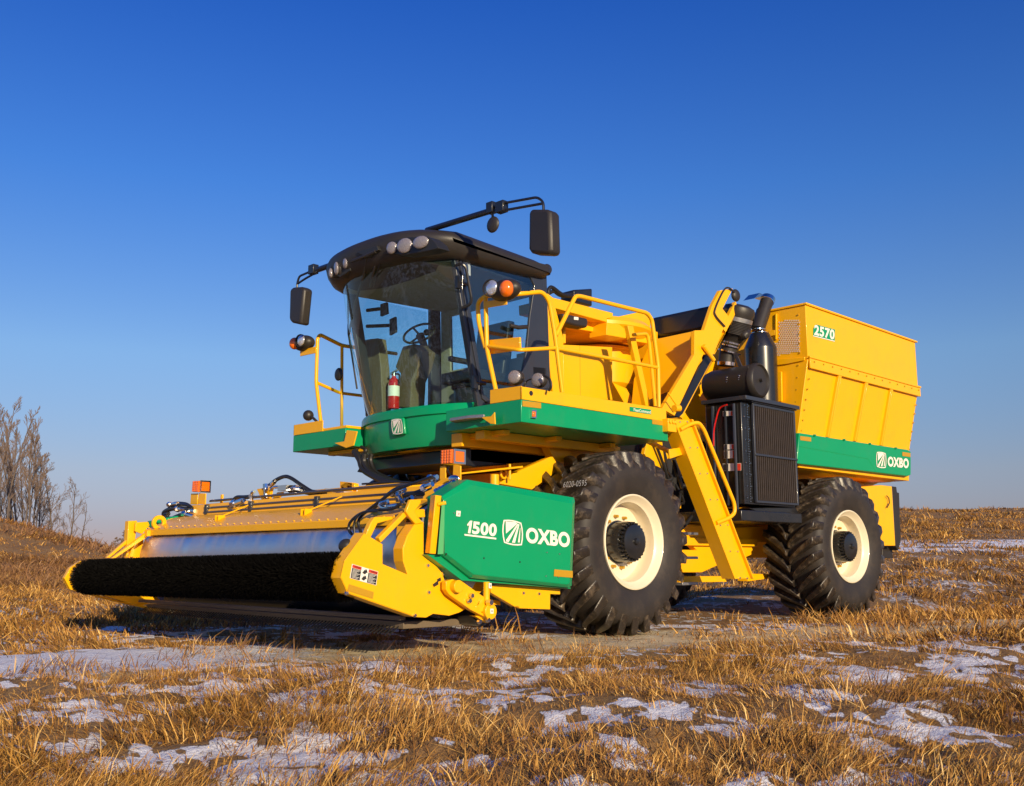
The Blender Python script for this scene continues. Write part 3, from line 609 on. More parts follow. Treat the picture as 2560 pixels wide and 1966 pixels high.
m.prism(QL('c2',((870,395),(890,395),(890,600),(870,600)),y=7.1),(0,.3,0))
m.each('upper_frame_beam','yellow',HV,bevel=.005)
m=MB(); a=Q('c2',1245,390,y=7.3); m.prism(QL('c2',((1245,395),(1560,325),(1600,345),(1600,520),(1400,470),(1245,425)),y=7.3),(0,.05,0)); m.build('fan_shroud','yellow',HV,bevel=.005)
m=MB(); c=Q('c2',1150,690,y=7.75); r_=.46
m.lathe((c.x,c.y,2.62),(0,0,1),[(0,.30),(.06,.40),(.12,r_),(.50,r_),(.52,r_*1.04),(.55,r_*1.04)],40); 
c2_=Q('c2',1110,560,y=7.6); m.lathe((c2_.x,c2_.y,c2_.z-.08),(0,0,1),[(0,.62),(.10,.72),(.14,.72),(.2,.66),(.22,.3)],40); m.build('cleaning_fan_housing','yellow',HV,ang=30)
m=MB(); m.prism(QL('c2',((862,345),(1070,390),(1078,420),(1070,470),(980,455),(880,425)),y=6.9),(0,.15,0)); fl=m.build('control_box','black_plastic',HV,bevel=.02)
dec('box_label','white',fl,'c2',((955,378),(992,382),(992,406),(955,402)),y=6.9)
m=MB(); p=QL('c2',((955,150),(1112,140),(1112,290),(1000,260),(958,240)),y=7.1); m.prism(p,(0,.2,0)); m.build('valve_unit','black_paint',HV,bevel=.015)
m=MB(); m.spline([Q('c2',u,v,y=7.1) for u,v in ((745,190),(740,160),(770,130),(840,180),(890,200),(950,205))],.022); m.spline([Q('c2',u,v,y=7.12) for u,v in ((750,180),(790,165),(850,200),(960,185))],.02); m.each('hose','hose',HV)
m=MB(); m.prism(QL('c2',((1285,930),(1400,980),(1470,1110),(1385,1110)),y=7.2),(0,.2,0)); m.build('chute_brace','yellow',HV,bevel=.004)
# hopper wall facing forward
x0=9.15
A=[Q('c2',1625,570,x=9.45),Q('c2',1975,495,x=9.45),Q('c2',2010,740,x=9.25),Q('c2',1700,1145,x=8.95),Q('c2',1440,1110,x=8.95),Q('c2',1460,900,x=9.1),Q('c2',1590,610,x=9.4)]
m=MB(); m.prism(A,(.06,0,0)); 
A=[Q('c2',1240,520,x=9.7),Q('c2',1640,500,x=9.7),Q('c2',1640,1150,x=9.7),Q('c2',1240,1080,x=9.7)]; m.prism(A,(.05,0,0))
m.prism(QL('c2',((1975,492),(2100,490),(2040,640),(1995,740),(1975,700)),y=6.35),(0,.03,0))
m.each('tank_front_wall','yellow',HV,bevel=.004)
m=MB(); m.prism([Q('c2',1600,385,x=9.75),Q('c2',2150,268,x=9.75),Q('c2',2060,470,x=9.75),Q('c2',2000,495,x=9.75),Q('c2',1620,560,x=9.75)],(.35,0,0)); m.build('tank_curtain','dark_belt',HV,bevel=.04)
# discharge conveyor
yc=6.3
m=MB(); m.prism(QL('c3',((150,925),(370,560),(370,400),(435,395),(490,230),(545,125),(630,112),(600,170),(560,250),(600,300),(560,400),(500,560),(430,560),(235,975)),y=yc),(0,.05,0))
m.prism(QL('c3',((285,990),(268,980),(505,545),(590,420),(560,380),(600,300),(650,200),(660,240),(640,300)),y=yc+.1),(0,.05,0)); m.prism(QL('c3',((285,990),(500,600),(540,620),(400,860),(470,910),(475,1020),(300,1020)),y=yc+1.0),(0,.4,0))
m.tube(QL('c3',((430,500),(500,600)),y=yc-.03),.025); m.each('conveyor_plate','yellow',HV,bevel=.004)
m=MB(); m.prism(QL('c3',((238,975),(440,570),(470,520),(505,560),(290,960),(265,985)),y=yc+.06),(0,.5,0)); m.build('conveyor_belt','dark_belt',HV)
m=MB(); m.spline([Q('c3',u,v,y=yc-.02) for u,v in ((640,140),(600,108),(565,130),(510,250),(515,300),(575,370))],.010); p=Q('c3',648,160,y=yc); m.ell(p,.075,.04,.075); m.build('work_lamp','black_plastic',HV)
m=MB(); m.cyl(Q('c3',190,820,y=6.2),Q('c3',262,925,y=6.2),.008); m.cyl(Q('c3',232,925,y=6.0),Q('c3',265,925,y=6.0),.035); m.build('hinge_pin','yellow',HV)
m=MB(); p=Q('c2',1765,1278,y=5.95); m.box(p.x-.06,p.x+.08,5.93,6.1,p.z-.08,p.z+.05); 
for dx in (-.03,.02,.06): m.cyl((p.x+dx,5.93,p.z+.02),(p.x+dx,5.915,p.z+.02),.02)
m.build('ladder_hinge','yellow',HV,bevel=.004)
# ---------------------------------------------------------------- ladder
yl=5.93
P=QL('c8',((450,162),(592,168),(1105,1500),(965,1505)),y=yl)
m=MB(); m.prism(P,(0,.012,0)); Q1=QL('c8',((580,165),(1095,1500),(1105,1503),(594,168)),y=yl); m.prism(Q1,(0,-.035,0)); m.prism([P[0],P[3],P[3]+Vector((0,.16,0)),P[0]+Vector((0,.16,0))],(.01,0,0)); 
lad=m.build('ladder','yellow',HV,bevel=.003)
bt=MB(); bp_=QL('c8',((498,187),(560,186),(583,403),(645,402),(665,620),(728,620),(752,838),(812,838),(838,1055),(900,1052),(920,1272),(984,1275),(1005,1495),(1065,1497)),y=yl); bt.bolts(bp_,(0,-1,0),.011,.012); bt.build('ladder_bolts','chrome',lad)
m=MB(); m.tube([Q('c8',505,250,y=yl-.01),Q('c8',600,200,y=yl-.03),Q('c8',660,190,y=yl-.06),Q('c8',705,250,y=yl-.06),Q('c8',960,870,y=yl-.06),Q('c8',965,950,y=yl-.06),Q('c8',920,990,y=yl-.04),Q('c8',810,1035,y=yl-.01)],.021,12,fil=.07); m.build('ladder_handrail','yellow',lad)
m=MB(); m.tube(QL('c8',((225,345),(425,440)),y=6.3),.025); m.prism(QL('c8',((415,415),(510,400),(545,455),(420,495)),y=5.99),(0,.02,0)); m.prism(QL('c8',((230,340),(320,335),(360,600),(330,660),(200,470)),y=6.8),(0,.05,0)); m.each('ladder_bracket','yellow',HV,bevel=.004)
m=MB(); m.tube(QL('c8',((460,500),(490,640)),y=6.5),.035); m.tube(QL('c8',((490,640),(525,740)),y=6.5),.02); m.build('lift_cylinder','black_paint',HV)
# ---------------------------------------------------------------- radiator and exhaust
XR=9.74; YR=6.1
m=MB(); a=Q('c3',765,890,y=YR); b_=Q('c3',1068,1575,y=YR)
m.box(XR,10.84,YR+.045,6.62,1.31,2.47); rad=m.build('radiator_housing','black_paint',HV,bevel=.006)
m=MB(); m.ring([(a.x,YR,1.33),(10.85,YR,1.33),(10.85,YR,2.46),(a.x,YR,2.46)],[(a.x+.025,YR,1.355),(10.82,YR,1.355),(10.82,YR,2.43),(a.x+.025,YR,2.43)],(0,.03,0)); m.box(a.x,10.85,YR-.012,YR,1.86,1.885); m.box(9.7,10.88,6.05,6.65,2.475,2.52); m.box(a.x-.05,10.86,YR-.02,YR+.03,2.462,2.474); m.build('radiator_frame','grey_frame',rad,bevel=.004)
m=MB(); nF=21
for i in range(nF):
    x=a.x+.03+(10.81-a.x-.03)*i/(nF-1); m.box(x-.011,x+.011,YR+.004,YR+.045,1.357,2.428)
m.build('radiator_grille','grille_brown',rad)
m=MB()
for y_ in (6.22,6.50): m.tube([(XR-.03,y_,1.25),(XR-.03,y_,2.44)],.018,8)
m.box(XR-.02,XR,6.34,6.355,1.3,2.45)
m.each('radiator_post','grey_frame',rad)
bt=MB()
for k in range(9): bt.bolts([(XR+.03,YR+.03,1.38+.13*k),(XR+.12,YR+.03,1.38+.13*k)],(0,-1,0),.008,.01)
for k in range(40): bt.cyl((XR+.085,YR+.03,1.34+.028*k),(XR+.085,YR+.015,1.34+.028*k),.007,n=6)
bt.build('radiator_bolts','chrome',rad)
for (u0,v0,u1,v1) in ((562,945,635,978),(570,1170,640,1205),(570,1212,650,1265),(560,1300,685,1350)):
    L_=QL('c3',((u0,v0),(u1,v0-4),(u1,v1-4),(u0,v1)),x=XR-.012); m=MB(); m.prism(L_,(-.002,0,0)); lb_=m.build('warning_label','white',rad)
    s_=QL('c3',((u0+2,v0+2),(u0+(u1-u0)*.3,v0+1),(u0+(u1-u0)*.3,v1-3),(u0+2,v1-2)),x=XR-.016); m=MB(); m.prism(s_,(-.001,0,0)); m.build('label_text','label_black',lb_)
    s_=QL('c3',((u0+(u1-u0)*.72,v0),(u1-2,v0-2),(u1-2,v1-6),(u0+(u1-u0)*.72,v1-4)),x=XR-.016); m=MB(); m.prism(s_,(-.001,0,0)); m.build('label_text','label_red',lb_)
m=MB(); m.spline([Q('c3',u,v,x=XR-.05) for u,v in ((590,900),(540,925),(515,1000),(500,1080),(498,1180))],.01); m.build('red_cable','red',HV)
m=MB(); m.prism(QL('c3',((740,1600),(1050,1590),(1080,1640),(900,1660),(820,1640)),y=6.2),(0,.4,0)); m.box(9.6,10.9,6.1,7.2,1.12,1.24); m.build('radiator_base','black_paint',HV,bevel=.01)
# air cleaner drum (axis across the machine)
c1_=Q('c3',812,735,y=6.2); e_=Q('c3',462,800,x=c1_.x); m=MB(); m.lathe(c1_,(0,1,0),[(0,.03),(.005,.17),(-.02,.185),(.0,.205),(.05,.21),(.055,.20),(e_.y-6.3,.195),(e_.y-6.22,.17),(e_.y-6.18,.08)],40)
m.cyl(c1_,c1_-Vector((0,.04,0)),.02); ac=m.build('air_cleaner','black_plastic',HV,ang=40)
m=MB(); 
for u in (588,672):
    p=Q('c3',u,720,y=6.3) 
bt=MB(); q_=c1_+Vector((-.195,0,0))
for u,v in ((587,715),(587,730),(587,745),(671,703),(671,716),(671,730)): p=Q('c3',u,v,x=c1_.x-.19); bt.ell(p,.012,.012,.010,8,6)
bt.build('clamp_bolts','chrome',ac)
m=MB(); xa=c1_.x; P=[Q('c3',u,v,x=xa) for u,v in ((583,640),(590,560),(608,490),(650,330))]
m.tube(P[:3],.10,20); m.build('intake_elbow','black_plastic',HV)
m=MB(); 
for (u,v) in ((585,625),): p=Q('c3',u,v,x=xa); d_=(P[1]-P[0]).normalized(); m.cyl(p-d_*.02,p+d_*.02,.112,n=24)
for (u,v) in ((600,540),(603,500),(610,480)): p=Q('c3',u,v,x=xa); d_=(P[2]-P[1]).normalized(); m.cyl(p-d_*.008,p+d_*.008,.13,n=24)
m.each('hose_clamp','chrome',HV)
d_=(Q('c3',665,290,x=xa)-Q('c3',625,450,x=xa)).normalized(); p=Q('c3',625,450,x=xa); L_=(Q('c3',665,290,x=xa)-p).length
m=MB(); prof=[(-.06,.10),(0,.13),(.03,.15)]
for k in range(12): prof+=[(.05+k*(L_-.08)/12,.185),(.05+(k+.5)*(L_-.08)/12,.178)]
prof+=[(L_,.185),(L_+.05,.19),(L_+.09,.175),(L_+.12,.10),(L_+.125,.0)]
m.lathe(p,d_,prof,36); m.build('pre_cleaner','black_plastic',HV)
m=MB(); m.lathe(p+d_*(L_-.09),d_,[(0,.187),(.05,.189)],36,False); m.build('mesh_band','galv',HV)
# muffler
xm,ym=10.62,6.5; p=Q('c3',815,530,y=ym); xm=p.x; zt=p.z
m=MB(); m.lathe((xm,ym,2.45),(0,0,1),[(0,.19),(zt-2.45,.20),(zt-2.45+.02,.20),(zt-2.45+.20,.12),(zt-2.45+.22,.09)],36); m.build('exhaust_muffler','black_paint',HV,ang=30)
t1=Vector((xm,ym,zt+.20)); a=Q('c3',795,395,y=ym); b_=Q('c3',835,270,y=ym); c_=Q('c3',868,180,y=ym)
m=MB(); m.cyl(t1,a,.075,.075); m.build('exhaust_pipe','chrome',HV)
m=MB(); d_=(b_-a).normalized()
for q_ in (t1+Vector((0,0,.01)),a): m.cyl(q_-Vector((0,0,.006)),q_+Vector((0,0,.006)),.105)
m.each('hose_clamp','chrome',HV)
m=MB(); m.cyl(a,b_,.085,.09); m.cyl(b_,c_-(c_-b_)*.25,.078,.085); m.spline([b_-d_*.1,b_-d_*.15+Vector((-.12,.1,0)),Q('c3',720,420,x=xa),Q('c3',665,440,x=xa)],.05,10); m.build('exhaust_stack','black_plastic',HV)
m=MB(); d2=(c_-b_).normalized(); m.cyl(b_+d2*(c_-b_).length*.75,c_,.092,.092,cap=False); m.prism([Q('c3',u,v,y=ym) for u,v in ((775,180),(810,143),(900,180),(868,172),(840,160))],(0,.16,0)); m.build('exhaust_flap','chrome',HV)
m=MB(); m.prism([Q('c3',u,v,x=xa-.05) for u,v in ((610,535),(680,555),(660,570),(690,640),(665,640),(640,570))],(.02,0,0)); m.build('bracket','grey_frame',HV)
# ---------------------------------------------------------------- grain tank
XB0,XB1=11.04,14.17; FY=9.55
m=MB(); zs=3.14
m.box(XB0,XB1,6.0,FY,3.12,3.79)
hop=m.build('grain_tank','yellow',HV,bevel=.005)
m=MB(); m.box(XB0-.02,XB1+.03,5.975,6.02,3.79,3.815); m.box(XB0-.02,XB0+.02,6.02,FY,3.79,3.815); m.box(XB0,XB1+.04,5.968,5.999,3.125,3.15); m.box(XB0+.01,XB1+.02,5.975,5.999,3.0,3.12); m.build('tank_rim','yellow',hop,bevel=.004)
zb=2.22; yb2=6.17
m=MB(); m.loft([[(XB0,6.0,3.11),(XB1,6.0,3.11),(XB1,FY,3.11),(XB0,FY,3.11)],[(XB0-.02,yb2,zb),(XB1-.04,yb2,zb),(XB1-.04,FY-.2,zb),(XB0-.02,FY-.2,zb)],[(XB0,yb2+.02,1.8),(XB1-.06,yb2+.02,1.8),(XB1-.06,FY-.2,1.8),(XB0,FY-.2,1.8)]])
lt=m.build('tank_lower_body','yellow',hop,bevel=.005)
m=MB()
for (u0,v0,u1,v1) in ((1338,690,1278,1118),(1520,735,1462,1145),(1690,775,1638,1175)):
    a=Q('c3',u0,v0,y=6.02); b_=Q('c3',u1,v1,y=6.14); a=Vector((a.x,5.995,a.z)); b_=Vector((b_.x,6.155,b_.z)); w_=.035; h_=Vector((0,-.035,-.006))
    m.loft([[a+Vector((-w_,.02,0)),a+Vector((-w_,0,0))+h_*.6,a+Vector((-w_*.2,0,0))+h_*.6,a+Vector((-w_*.1,.02,0)),a+Vector((w_*.1,.02,0)),a+Vector((w_*.2,0,0))+h_*.6,a+Vector((w_,0,0))+h_*.6,a+Vector((w_,.02,0))],
            [b_+Vector((-w_,.02,0)),b_+Vector((-w_,0,0))+h_*.6,b_+Vector((-w_*.2,0,0))+h_*.6,b_+Vector((-w_*.1,.02,0)),b_+Vector((w_*.1,.02,0)),b_+Vector((w_*.2,0,0))+h_*.6,b_+Vector((w_,0,0))+h_*.6,b_+Vector((w_,.02,0))]])
m.each('tank_rib','yellow',lt,bevel=.003)
bt=MB()
for k in range(14):
    x=XB0+.1+k*(XB1-XB0-.15)/13; bt.cyl((x,5.975,3.085),(x,5.962,3.085),.010,n=6)
for k in range(7): t_=k/6; bt.cyl((XB0+.05,6.0+.17*t_,3.0-.75*t_),(XB0+.05,5.985+.17*t_,3.0-.75*t_),.01,n=6); bt.cyl((XB1-.05,6.0+.17*t_,3.0-.75*t_),(XB1-.05,5.985+.17*t_,3.0-.75*t_),.01,n=6)
for k in range(5): bt.cyl((XB0,6.1,3.2+.12*k),(XB0-.012,6.1,3.2+.12*k),.01,n=6); 
for k in range(6): bt.cyl((XB0,6.13+.02*k,3.05-.15*k),(XB0-.012,6.13+.02*k,3.05-.15*k),.01,n=6)
bt.build('tank_bolts','tape',hop)
# perforated panel, trim on the front face
XF=XB0-.003
m=MB(); r0=Q('c3',940,350,x=XF); 
def inpoly(u,v): return (940<u<1085 and 335<v+ (u-940)*.12 <560) or (862<u<=945 and 488<v+(u-862)*.1<575)
pm=MB()
vv_=330
while vv_<575:
    uu=862+(7 if int((vv_-330)/12)%2 else 0)
    while uu<1086:
        if inpoly(uu,vv_):
            c=Q('c3',uu,vv_,x=XF-.003); pm.prism([c+Vector((0,.0095*math.cos(t),.0090*math.sin(t))) for t in np.linspace(0,6.283,7)[:-1]],(-.002,0,0))
        uu+=15
    vv_+=13
pm.build('perforated_screen','screen_grey',hop)
m=MB(); m.prism([Q('c3',u,v,x=XF) for u,v in ((920,285),(930,285),(930,460),(920,460))],(-.02,0,0)); m.prism([Q('c3',u,v,x=XF) for u,v in ((880,400),(920,395),(920,430),(870,440))],(-.02,0,0)); m.prism([Q('c3',u,v,x=XF-.02) for u,v in ((925,680),(965,678),(968,880),(935,880))],(-.03,0,0)); m.prism([Q('c3',u,v,x=XF) for u,v in ((885,598),(1120,580),(1118,600),(1000,625),(885,640))],(-.02,0,0)); m.each('front_trim','yellow',hop,bevel=.003)
# number on the tank
fr=frame3('c3',(1178,358),(1315,395),(1176,428),y=5.999)
m=MB(); T=lambda u,v:fr[0]+fr[1]*u+fr[2]*v+Vector((0,-.003,0))
m.prism([T(-.04,.35),(T(.1,-.08)),T(1.03,-.08),T(1.03,1.12),T(-.03,1.12)],(0,-.001,0)); m.build('number_backing','green',hop)
text('number_lettering','2570','white',hop,fr,.0065,bold=.035)
m=MB(); m.prism([T(-.04,1.06),T(1.02,1.06),T(1.02,1.14),T(-.04,1.14)],(0,-.003,0)); m.build('number_underline','white',hop)
# green tank skirt with bevelled lower facet
ys=6.12
P=QL('c3',((1080,1090),(1300,1125),(1815,1205),(1835,1220),(1835,1375),(1815,1385),(1480,1345),(1062,1298)),y=ys)
m=MB(); m.prism(P,(0,.35,0)); tks=m.build('tank_skirt','green',HV,bevel=.01)
m=MB(); e=Vector((0,-.05,0)); t0,t1_,t2,t3,t4=[Q('c3',u,v,y=ys) for u,v in ((1075,1185),(1540,1268),(1600,1330),(1480,1343),(1066,1292))]
m.add([t0,t1_,t3,t4,Q('c3',1085,1192,y=ys)+Vector((0,-.004,0)),Q('c3',1480,1340,y=ys)],[]) if False else None
q0,q1,q2,q3,q4=[Q('c3',u,v,y=ys)+Vector((0,-.004,0)) for u,v in ((1078,1180),(1545,1265),(1600,1352),(1480,1340),(1068,1292))]
h3=Vector((0,.06,0)); m.add([q0,q1,q2,q3+h3,q4+h3,q0+Vector((0,.01,0)),q1+Vector((0,.01,0)),q2+Vector((0,.01,0)),q3+h3+Vector((0,.02,0)),q4+h3+Vector((0,.02,0))],[(0,1,3,4),(1,2,3),(5,9,8,6),(6,8,7),(0,5,6,1),(1,6,7,2),(2,7,8,3),(3,8,9,4),(4,9,5,0)])
m.build('skirt_facet','green',tks,recalc=True,ang=10)
dec('reflector_tape','tape',tks,'c3',((1083,1112),(1157,1122),(1157,1150),(1083,1140)),y=ys); dec('reflector_tape','tape',tks,'c3',((1775,1220),(1830,1228),(1830,1255),(1775,1247)),y=ys)
text('maker_lettering','OXBO','white',tks,frame3('c3',(1675,1250),(1817,1266),(1675,1318),y=ys),.006,bold=.045)
emblem(tks,frame3('c3',(1597,1215),(1665,1225),(1597,1325),y=ys),.006)
bt=MB(); bt.bolts(QL('c3',((1175,1108),(1375,1138),(1550,1165),(1725,1195)),y=ys),(0,-1,0),.015,.03); bt.build('skirt_bolts','green',tks)
# hull under the tank, rear engine box
m=MB(); m.prism(QL('c3',((1065,1300),(1765,1385),(1760,1400),(1700,1425),(1640,1415),(1065,1335)),y=6.3),(0,2.9,0)); m.prism(QL('c3',((1065,1340),(1640,1420),(1500,1480),(1420,1600),(1065,1600)),y=6.7),(0,2.0,0)); m.build('under_tank_hull','yellow',HV,bevel=.006)
P=QL('c7',((1182,380),(1275,390),(1305,890),(1262,890)),y=6.25); m=MB(); m.prism(P,(0,3.0,0)); 
a,b_,c_,d_=[Q('c7',u,v,y=6.25) for u,v in ((1182,380),(1262,890),(1200,890),(1182,380))]
P=[Q('c7',1182,382,y=6.25),Q('c7',1305,890,y=6.25),Q('c7',1195,890,y=6.35),Q('c7',1020,395,y=6.75),Q('c7',1150,380,y=6.6)]
x_a=P[0].x
m=MB(); m.prism(QL('c7',((1020,395),(1182,380),(1275,390),(1305,890),(1195,890)),y=6.25),(0,3.0,0)); m.build('rear_box','yellow',HV,bevel=.005)
m=MB(); m.prism(QL('c7',((1275,390),(1315,395),(1320,440),(1338,445),(1352,850),(1330,930),(1305,890)),y=6.28),(0,2.9,0)); m.prism(QL('c7',((1200,892),(1280,892),(1285,995),(1195,995)),y=6.4),(0,.5,0)); m.each('rear_door','black_plastic',HV,bevel=.008)
m=MB(); m.tube(QL('c7',((1232,470),(1250,490),(1255,530),(1235,570)),y=6.22),.008,6); m.build('grab_handle','label_black',HV)
# ================================================================ HEADER
YH=5.55; FH=2*YC-YH
def rise(y): return -.0135*(y-YH)     # the header hangs a little lower on its far side
m=MB()
prof=[(4.585,.955),(4.585,1.012),(4.76,1.10),(4.90,1.145),(4.99,1.16),(5.03,1.275),(5.40,1.30),(5.62,1.0),(5.60,.62),(5.25,.40),(5.20,.40),(5.25,.9),(4.95,1.14),(4.87,1.135),(4.75,1.09),(4.61,.99),(4.61,.955)]
ya,yb_=5.72,9.88
m.loft([[(x,y,z+rise(y)*.3) for x,z in prof] for y in (ya,yb_)]); HD=m.build('picking_header','yellow',HV,bevel=.004,label='wide yellow hood of the front header')
bt=MB()
for k in range(34):
    y=5.85+k*.12; bt.cyl((4.597,y,1.014),(4.597,y,1.024),.008,n=6)
bt.build('hood_rivets','yellow',HD)
# stainless drum
m=MB(); m.lathe((4.93,5.64,.765),(0,1,-.008),[(0,.33),(.001,.365),(4.26,.365),(4.261,.33)],96); m.build('picking_drum','drum_steel',HD,ang=30)
# tine rail / lower bar
m=MB(); m.box(4.55,4.60,5.7,9.85,.285,.315); m.box(4.62,5.3,5.75,9.8,.22,.27); m.each('lower_bar','interior_brown',HD,bevel=.004)
m=MB(); m.lathe((5.05,5.8,.30),(0,1,0),[(0,.08),(4.0,.08)],20); m.lathe((4.95,5.72,.58),(0,1,-.012),[(0,.30),(4.1,.30)],24); m.each('ground_roller','black_paint',HD)
m=MB()
for k in range(90):
    y=5.8+k*.045; m.prism([(4.62,y,.24),(4.62,y+.006,.24),(4.54,y+.012,.19),(4.54,y,.19)],(0,0,-.01))
m.build('tine_row','black_paint',HD)
# brush reel
bc=Vector((4.055,5.66,.595)); bl=4.25; bs=-.0135; brr=.172
m=MB(); m.lathe(bc,(0,1,bs),[(0,.11),(bl,.11)],24); br=m.build('brush_reel','bristle',HD)
N=80000; y=rng.random(N)*bl; th=rng.random(N)*2*np.pi; hel=0*y
r0=.085; r1=brr*(.93+.08*rng.random(N)); dth=rng.normal(0,.04,N); dy=rng.normal(0,.006,N)
endf=np.clip(np.minimum(y,bl-y)/.05,0,1); dy+=np.where(y<.06,-.05*rng.random(N),0)+np.where(y>bl-.06,.05*rng.random(N),0)
cx=bc.x; P0=np.stack([cx+r0*np.cos(th),bc.y+y,bc.z+bs*y+r0*np.sin(th)],1); P1=np.stack([cx+r1*np.cos(th+dth),bc.y+y+dy,bc.z+bs*y+r1*np.sin(th+dth)],1)
tw_=.0022; tx=np.stack([-np.sin(th)*tw_,np.zeros(N),np.cos(th)*tw_],1); ty_=np.tile([0,tw_,0],(N,1)); wsel=(rng.random(N)<.5)[:,None]; tt=np.where(wsel,tx,ty_)
vv=np.stack([P0-tt,P0+tt,P1+tt*.6,P1-tt*.6],1).reshape(-1,3)-np.array([*bc]); qd=np.arange(N)[:,None]*4+np.array([[0,1,2,3]])
me=npmesh('bristles',vv,qd); me.materials.append(M['bristle']); o=bpy.data.objects.new('bristles',me); COL.objects.link(o); o.location=bc; setp(o,HD)
# end shields
def shield(yn,sgn,lab):
    dz=rise(yn) if sgn>0 else rise(yn)
    S=QL('c5',((345,730),(190,945),(160,1080),(215,1200),(740,1385),(830,1390),(885,1360),(1010,1375),(1090,1350),(1150,1315),(1100,1250),(1000,1180),(955,1040),(860,930),(810,900),(810,640),(745,660),(685,750),(650,850),(655,950),(690,1055),(490,970),(490,815)),y=YH)
    S=[Vector((p.x,yn,p.z+dz if sgn>0 else min(p.z+dz,.70 if p.x<4.45 else 1.1))) for p in S]
    m=MB(); m.prism(S,(0,.012*sgn,0)); o=m.build('end_shield','yellow',HD,bevel=.003,label=lab)
    e=Vector((-.0,.12*sgn,0)); k=[S[i] for i in (22,0,1,2,3,4)]; fl=MB()
    e=Vector((.0,.11*sgn,0)); 
    for a,b_ in zip(k[1:],k[2:]): fl.prism([a,b_,b_+e,a+e],(.004,0,.004))
    fl.build('shield_flange','yellow',o); 
    # curved flange round the drum opening
    k=S[15:21]; fl=MB(); e=Vector((0,.10*sgn,0))
    for a,b_ in zip(k,k[1:]): fl.prism([a,b_,b_+e,a+e],(-.008,0,0))
    fl.build('drum_ring','yellow',o); return o,S
sh,S=shield(YH,1,'near end shield with warning labels'); sh2,S2=shield(FH,-1,'far end shield of the header')
m=MB(); m.prism(QL('c4',((150,890),(190,820),(262,772),(275,790),(215,835),(203,888),(228,958),(300,985),(520,1045),(740,1088),(705,1096),(500,1052),(190,968)),y=FH+.0),(0,-.06,0)); m.build('shield_nose','yellow',sh2,bevel=.004)
# warning label on shield
L_=QL('c5',((248,970),(452,1030),(436,1138),(230,1080)),y=YH); m=MB(); m.prism([p+Vector((0,-.003,0)) for p in L_],(0,-.001,0)); wl_=m.build('warning_label','white',sh)
def sub(fr,u0,u1,v0,v1,mt,off=.006):
    a,b_,c_=fr; T=lambda u,v:a+b_*u+c_*v+Vector((0,-off,0)); m=MB(); m.prism([T(u0,v0),T(u1,v0),T(u1,v1),T(u0,v1)],(0,-.0008,0)); return m.build('label_field',mt,sh)
fr=(L_[0],L_[1]-L_[0],L_[3]-L_[0])
sub(fr,.02,.36,.03,.24,'label_red'); sub(fr,.02,.36,.27,.97,'label_black'); sub(fr,.64,.98,.03,.24,'label_red'); sub(fr,.64,.98,.27,.97,'label_black')
text('label_heading','WARNING','label_black',sh,(fr[0]+fr[1]*.08+fr[2]*.06,fr[1]*.26,fr[2]*.14),.009,bold=.01); text('label_heading','WARNING','label_black',sh,(fr[0]+fr[1]*.70+fr[2]*.06,fr[1]*.26,fr[2]*.14),.009,bold=.01)
tx=MB()
for s0 in (.04,.66):
    for k in range(8): a=fr[0]+fr[1]*s0+fr[2]*(.33+k*.08)+Vector((0,-.0085,0)); b_=a+fr[1]*(.29-.06*(k%3)); tx.prism([a,b_,b_+fr[2]*.025,a+fr[2]*.025],(0,-.0006,0))
tx.build('label_lines','white',sh)
tx=MB()
for cu_,cv in ((.5,.30),(.5,.75)):
    T=lambda u,v:fr[0]+fr[1]*(cu_+u)+fr[2]*(cv+v)+Vector((0,-.0075,0)); tx.prism([T(-.09,.1),T(-.02,-.15),T(.08,-.05),T(.02,.16)],(0,-.0006,0)); tx.prism([T(.0,-.2),T(.05,-.2),T(.1,0),T(.07,.02)],(0,-.0009,0))
tx.build('label_pictogram','label_black',sh)
dec('reflector_tape','tape',sh,'c5',((225,1128),(418,1190),(410,1243),(210,1180)),y=YH)
bt=MB(); bt.bolts(QL('c5',((205,1198),(738,1372),(845,1192),(960,1045),(838,982)),y=YH),(0,-1,0),.014,.014); bt.build('shield_bolts','chrome',sh)
m=MB(); m.prism(QL('c5',((880,1130),(920,1100),(925,1130),(890,1150)),y=YH-.004),(0,-.003,0)); m.prism(QL('c5',((915,1090),(940,1075),(945,1100),(920,1110)),y=YH-.004),(0,-.003,0)); m.each('slot','label_black',sh)
# link arms from shield to hood (near and far)
def arms(yn,sgn):
    m=MB(); dz=0
    def pr(pts,y,th):
        P=QL('c5',pts,y=YH); m.prism([Vector((p.x,y,p.z+(rise(yn) if sgn>0 and yn>7 else (rise(yn) if yn>7 else 0)))) for p in P],(0,th*sgn,0))
    pr(((425,745),(470,640),(500,600),(640,595),(640,620),(520,650),(465,765)),yn+.10*sgn,.05)
    pr(((475,765),(650,590),(670,565),(700,590),(490,805)),yn+.02*sgn,.05)
    pr(((665,560),(700,468),(782,465),(785,490),(735,560),(760,600),(800,650),(740,660),(690,600)),yn-.01*sgn,.03)
    pr(((720,545),(840,540),(845,605),(720,610)),yn+.03*sgn,.08)
    pr(((760,640),(820,660),(815,920),(740,910)),yn+.03*sgn,.2)
    m.each('link_arm','yellow',HD,bevel=.005)
arms(YH,1)
m=MB()
for pts,y in ((((455,752),(478,752),(655,605),(640,588)),FH-.03),(((490,756),(520,752),(738,608),(728,578)),FH-.16)): m.prism(QL('c4',pts,y=y),(0,.05,0))
m.each('link_arm','yellow',HD,bevel=.004)
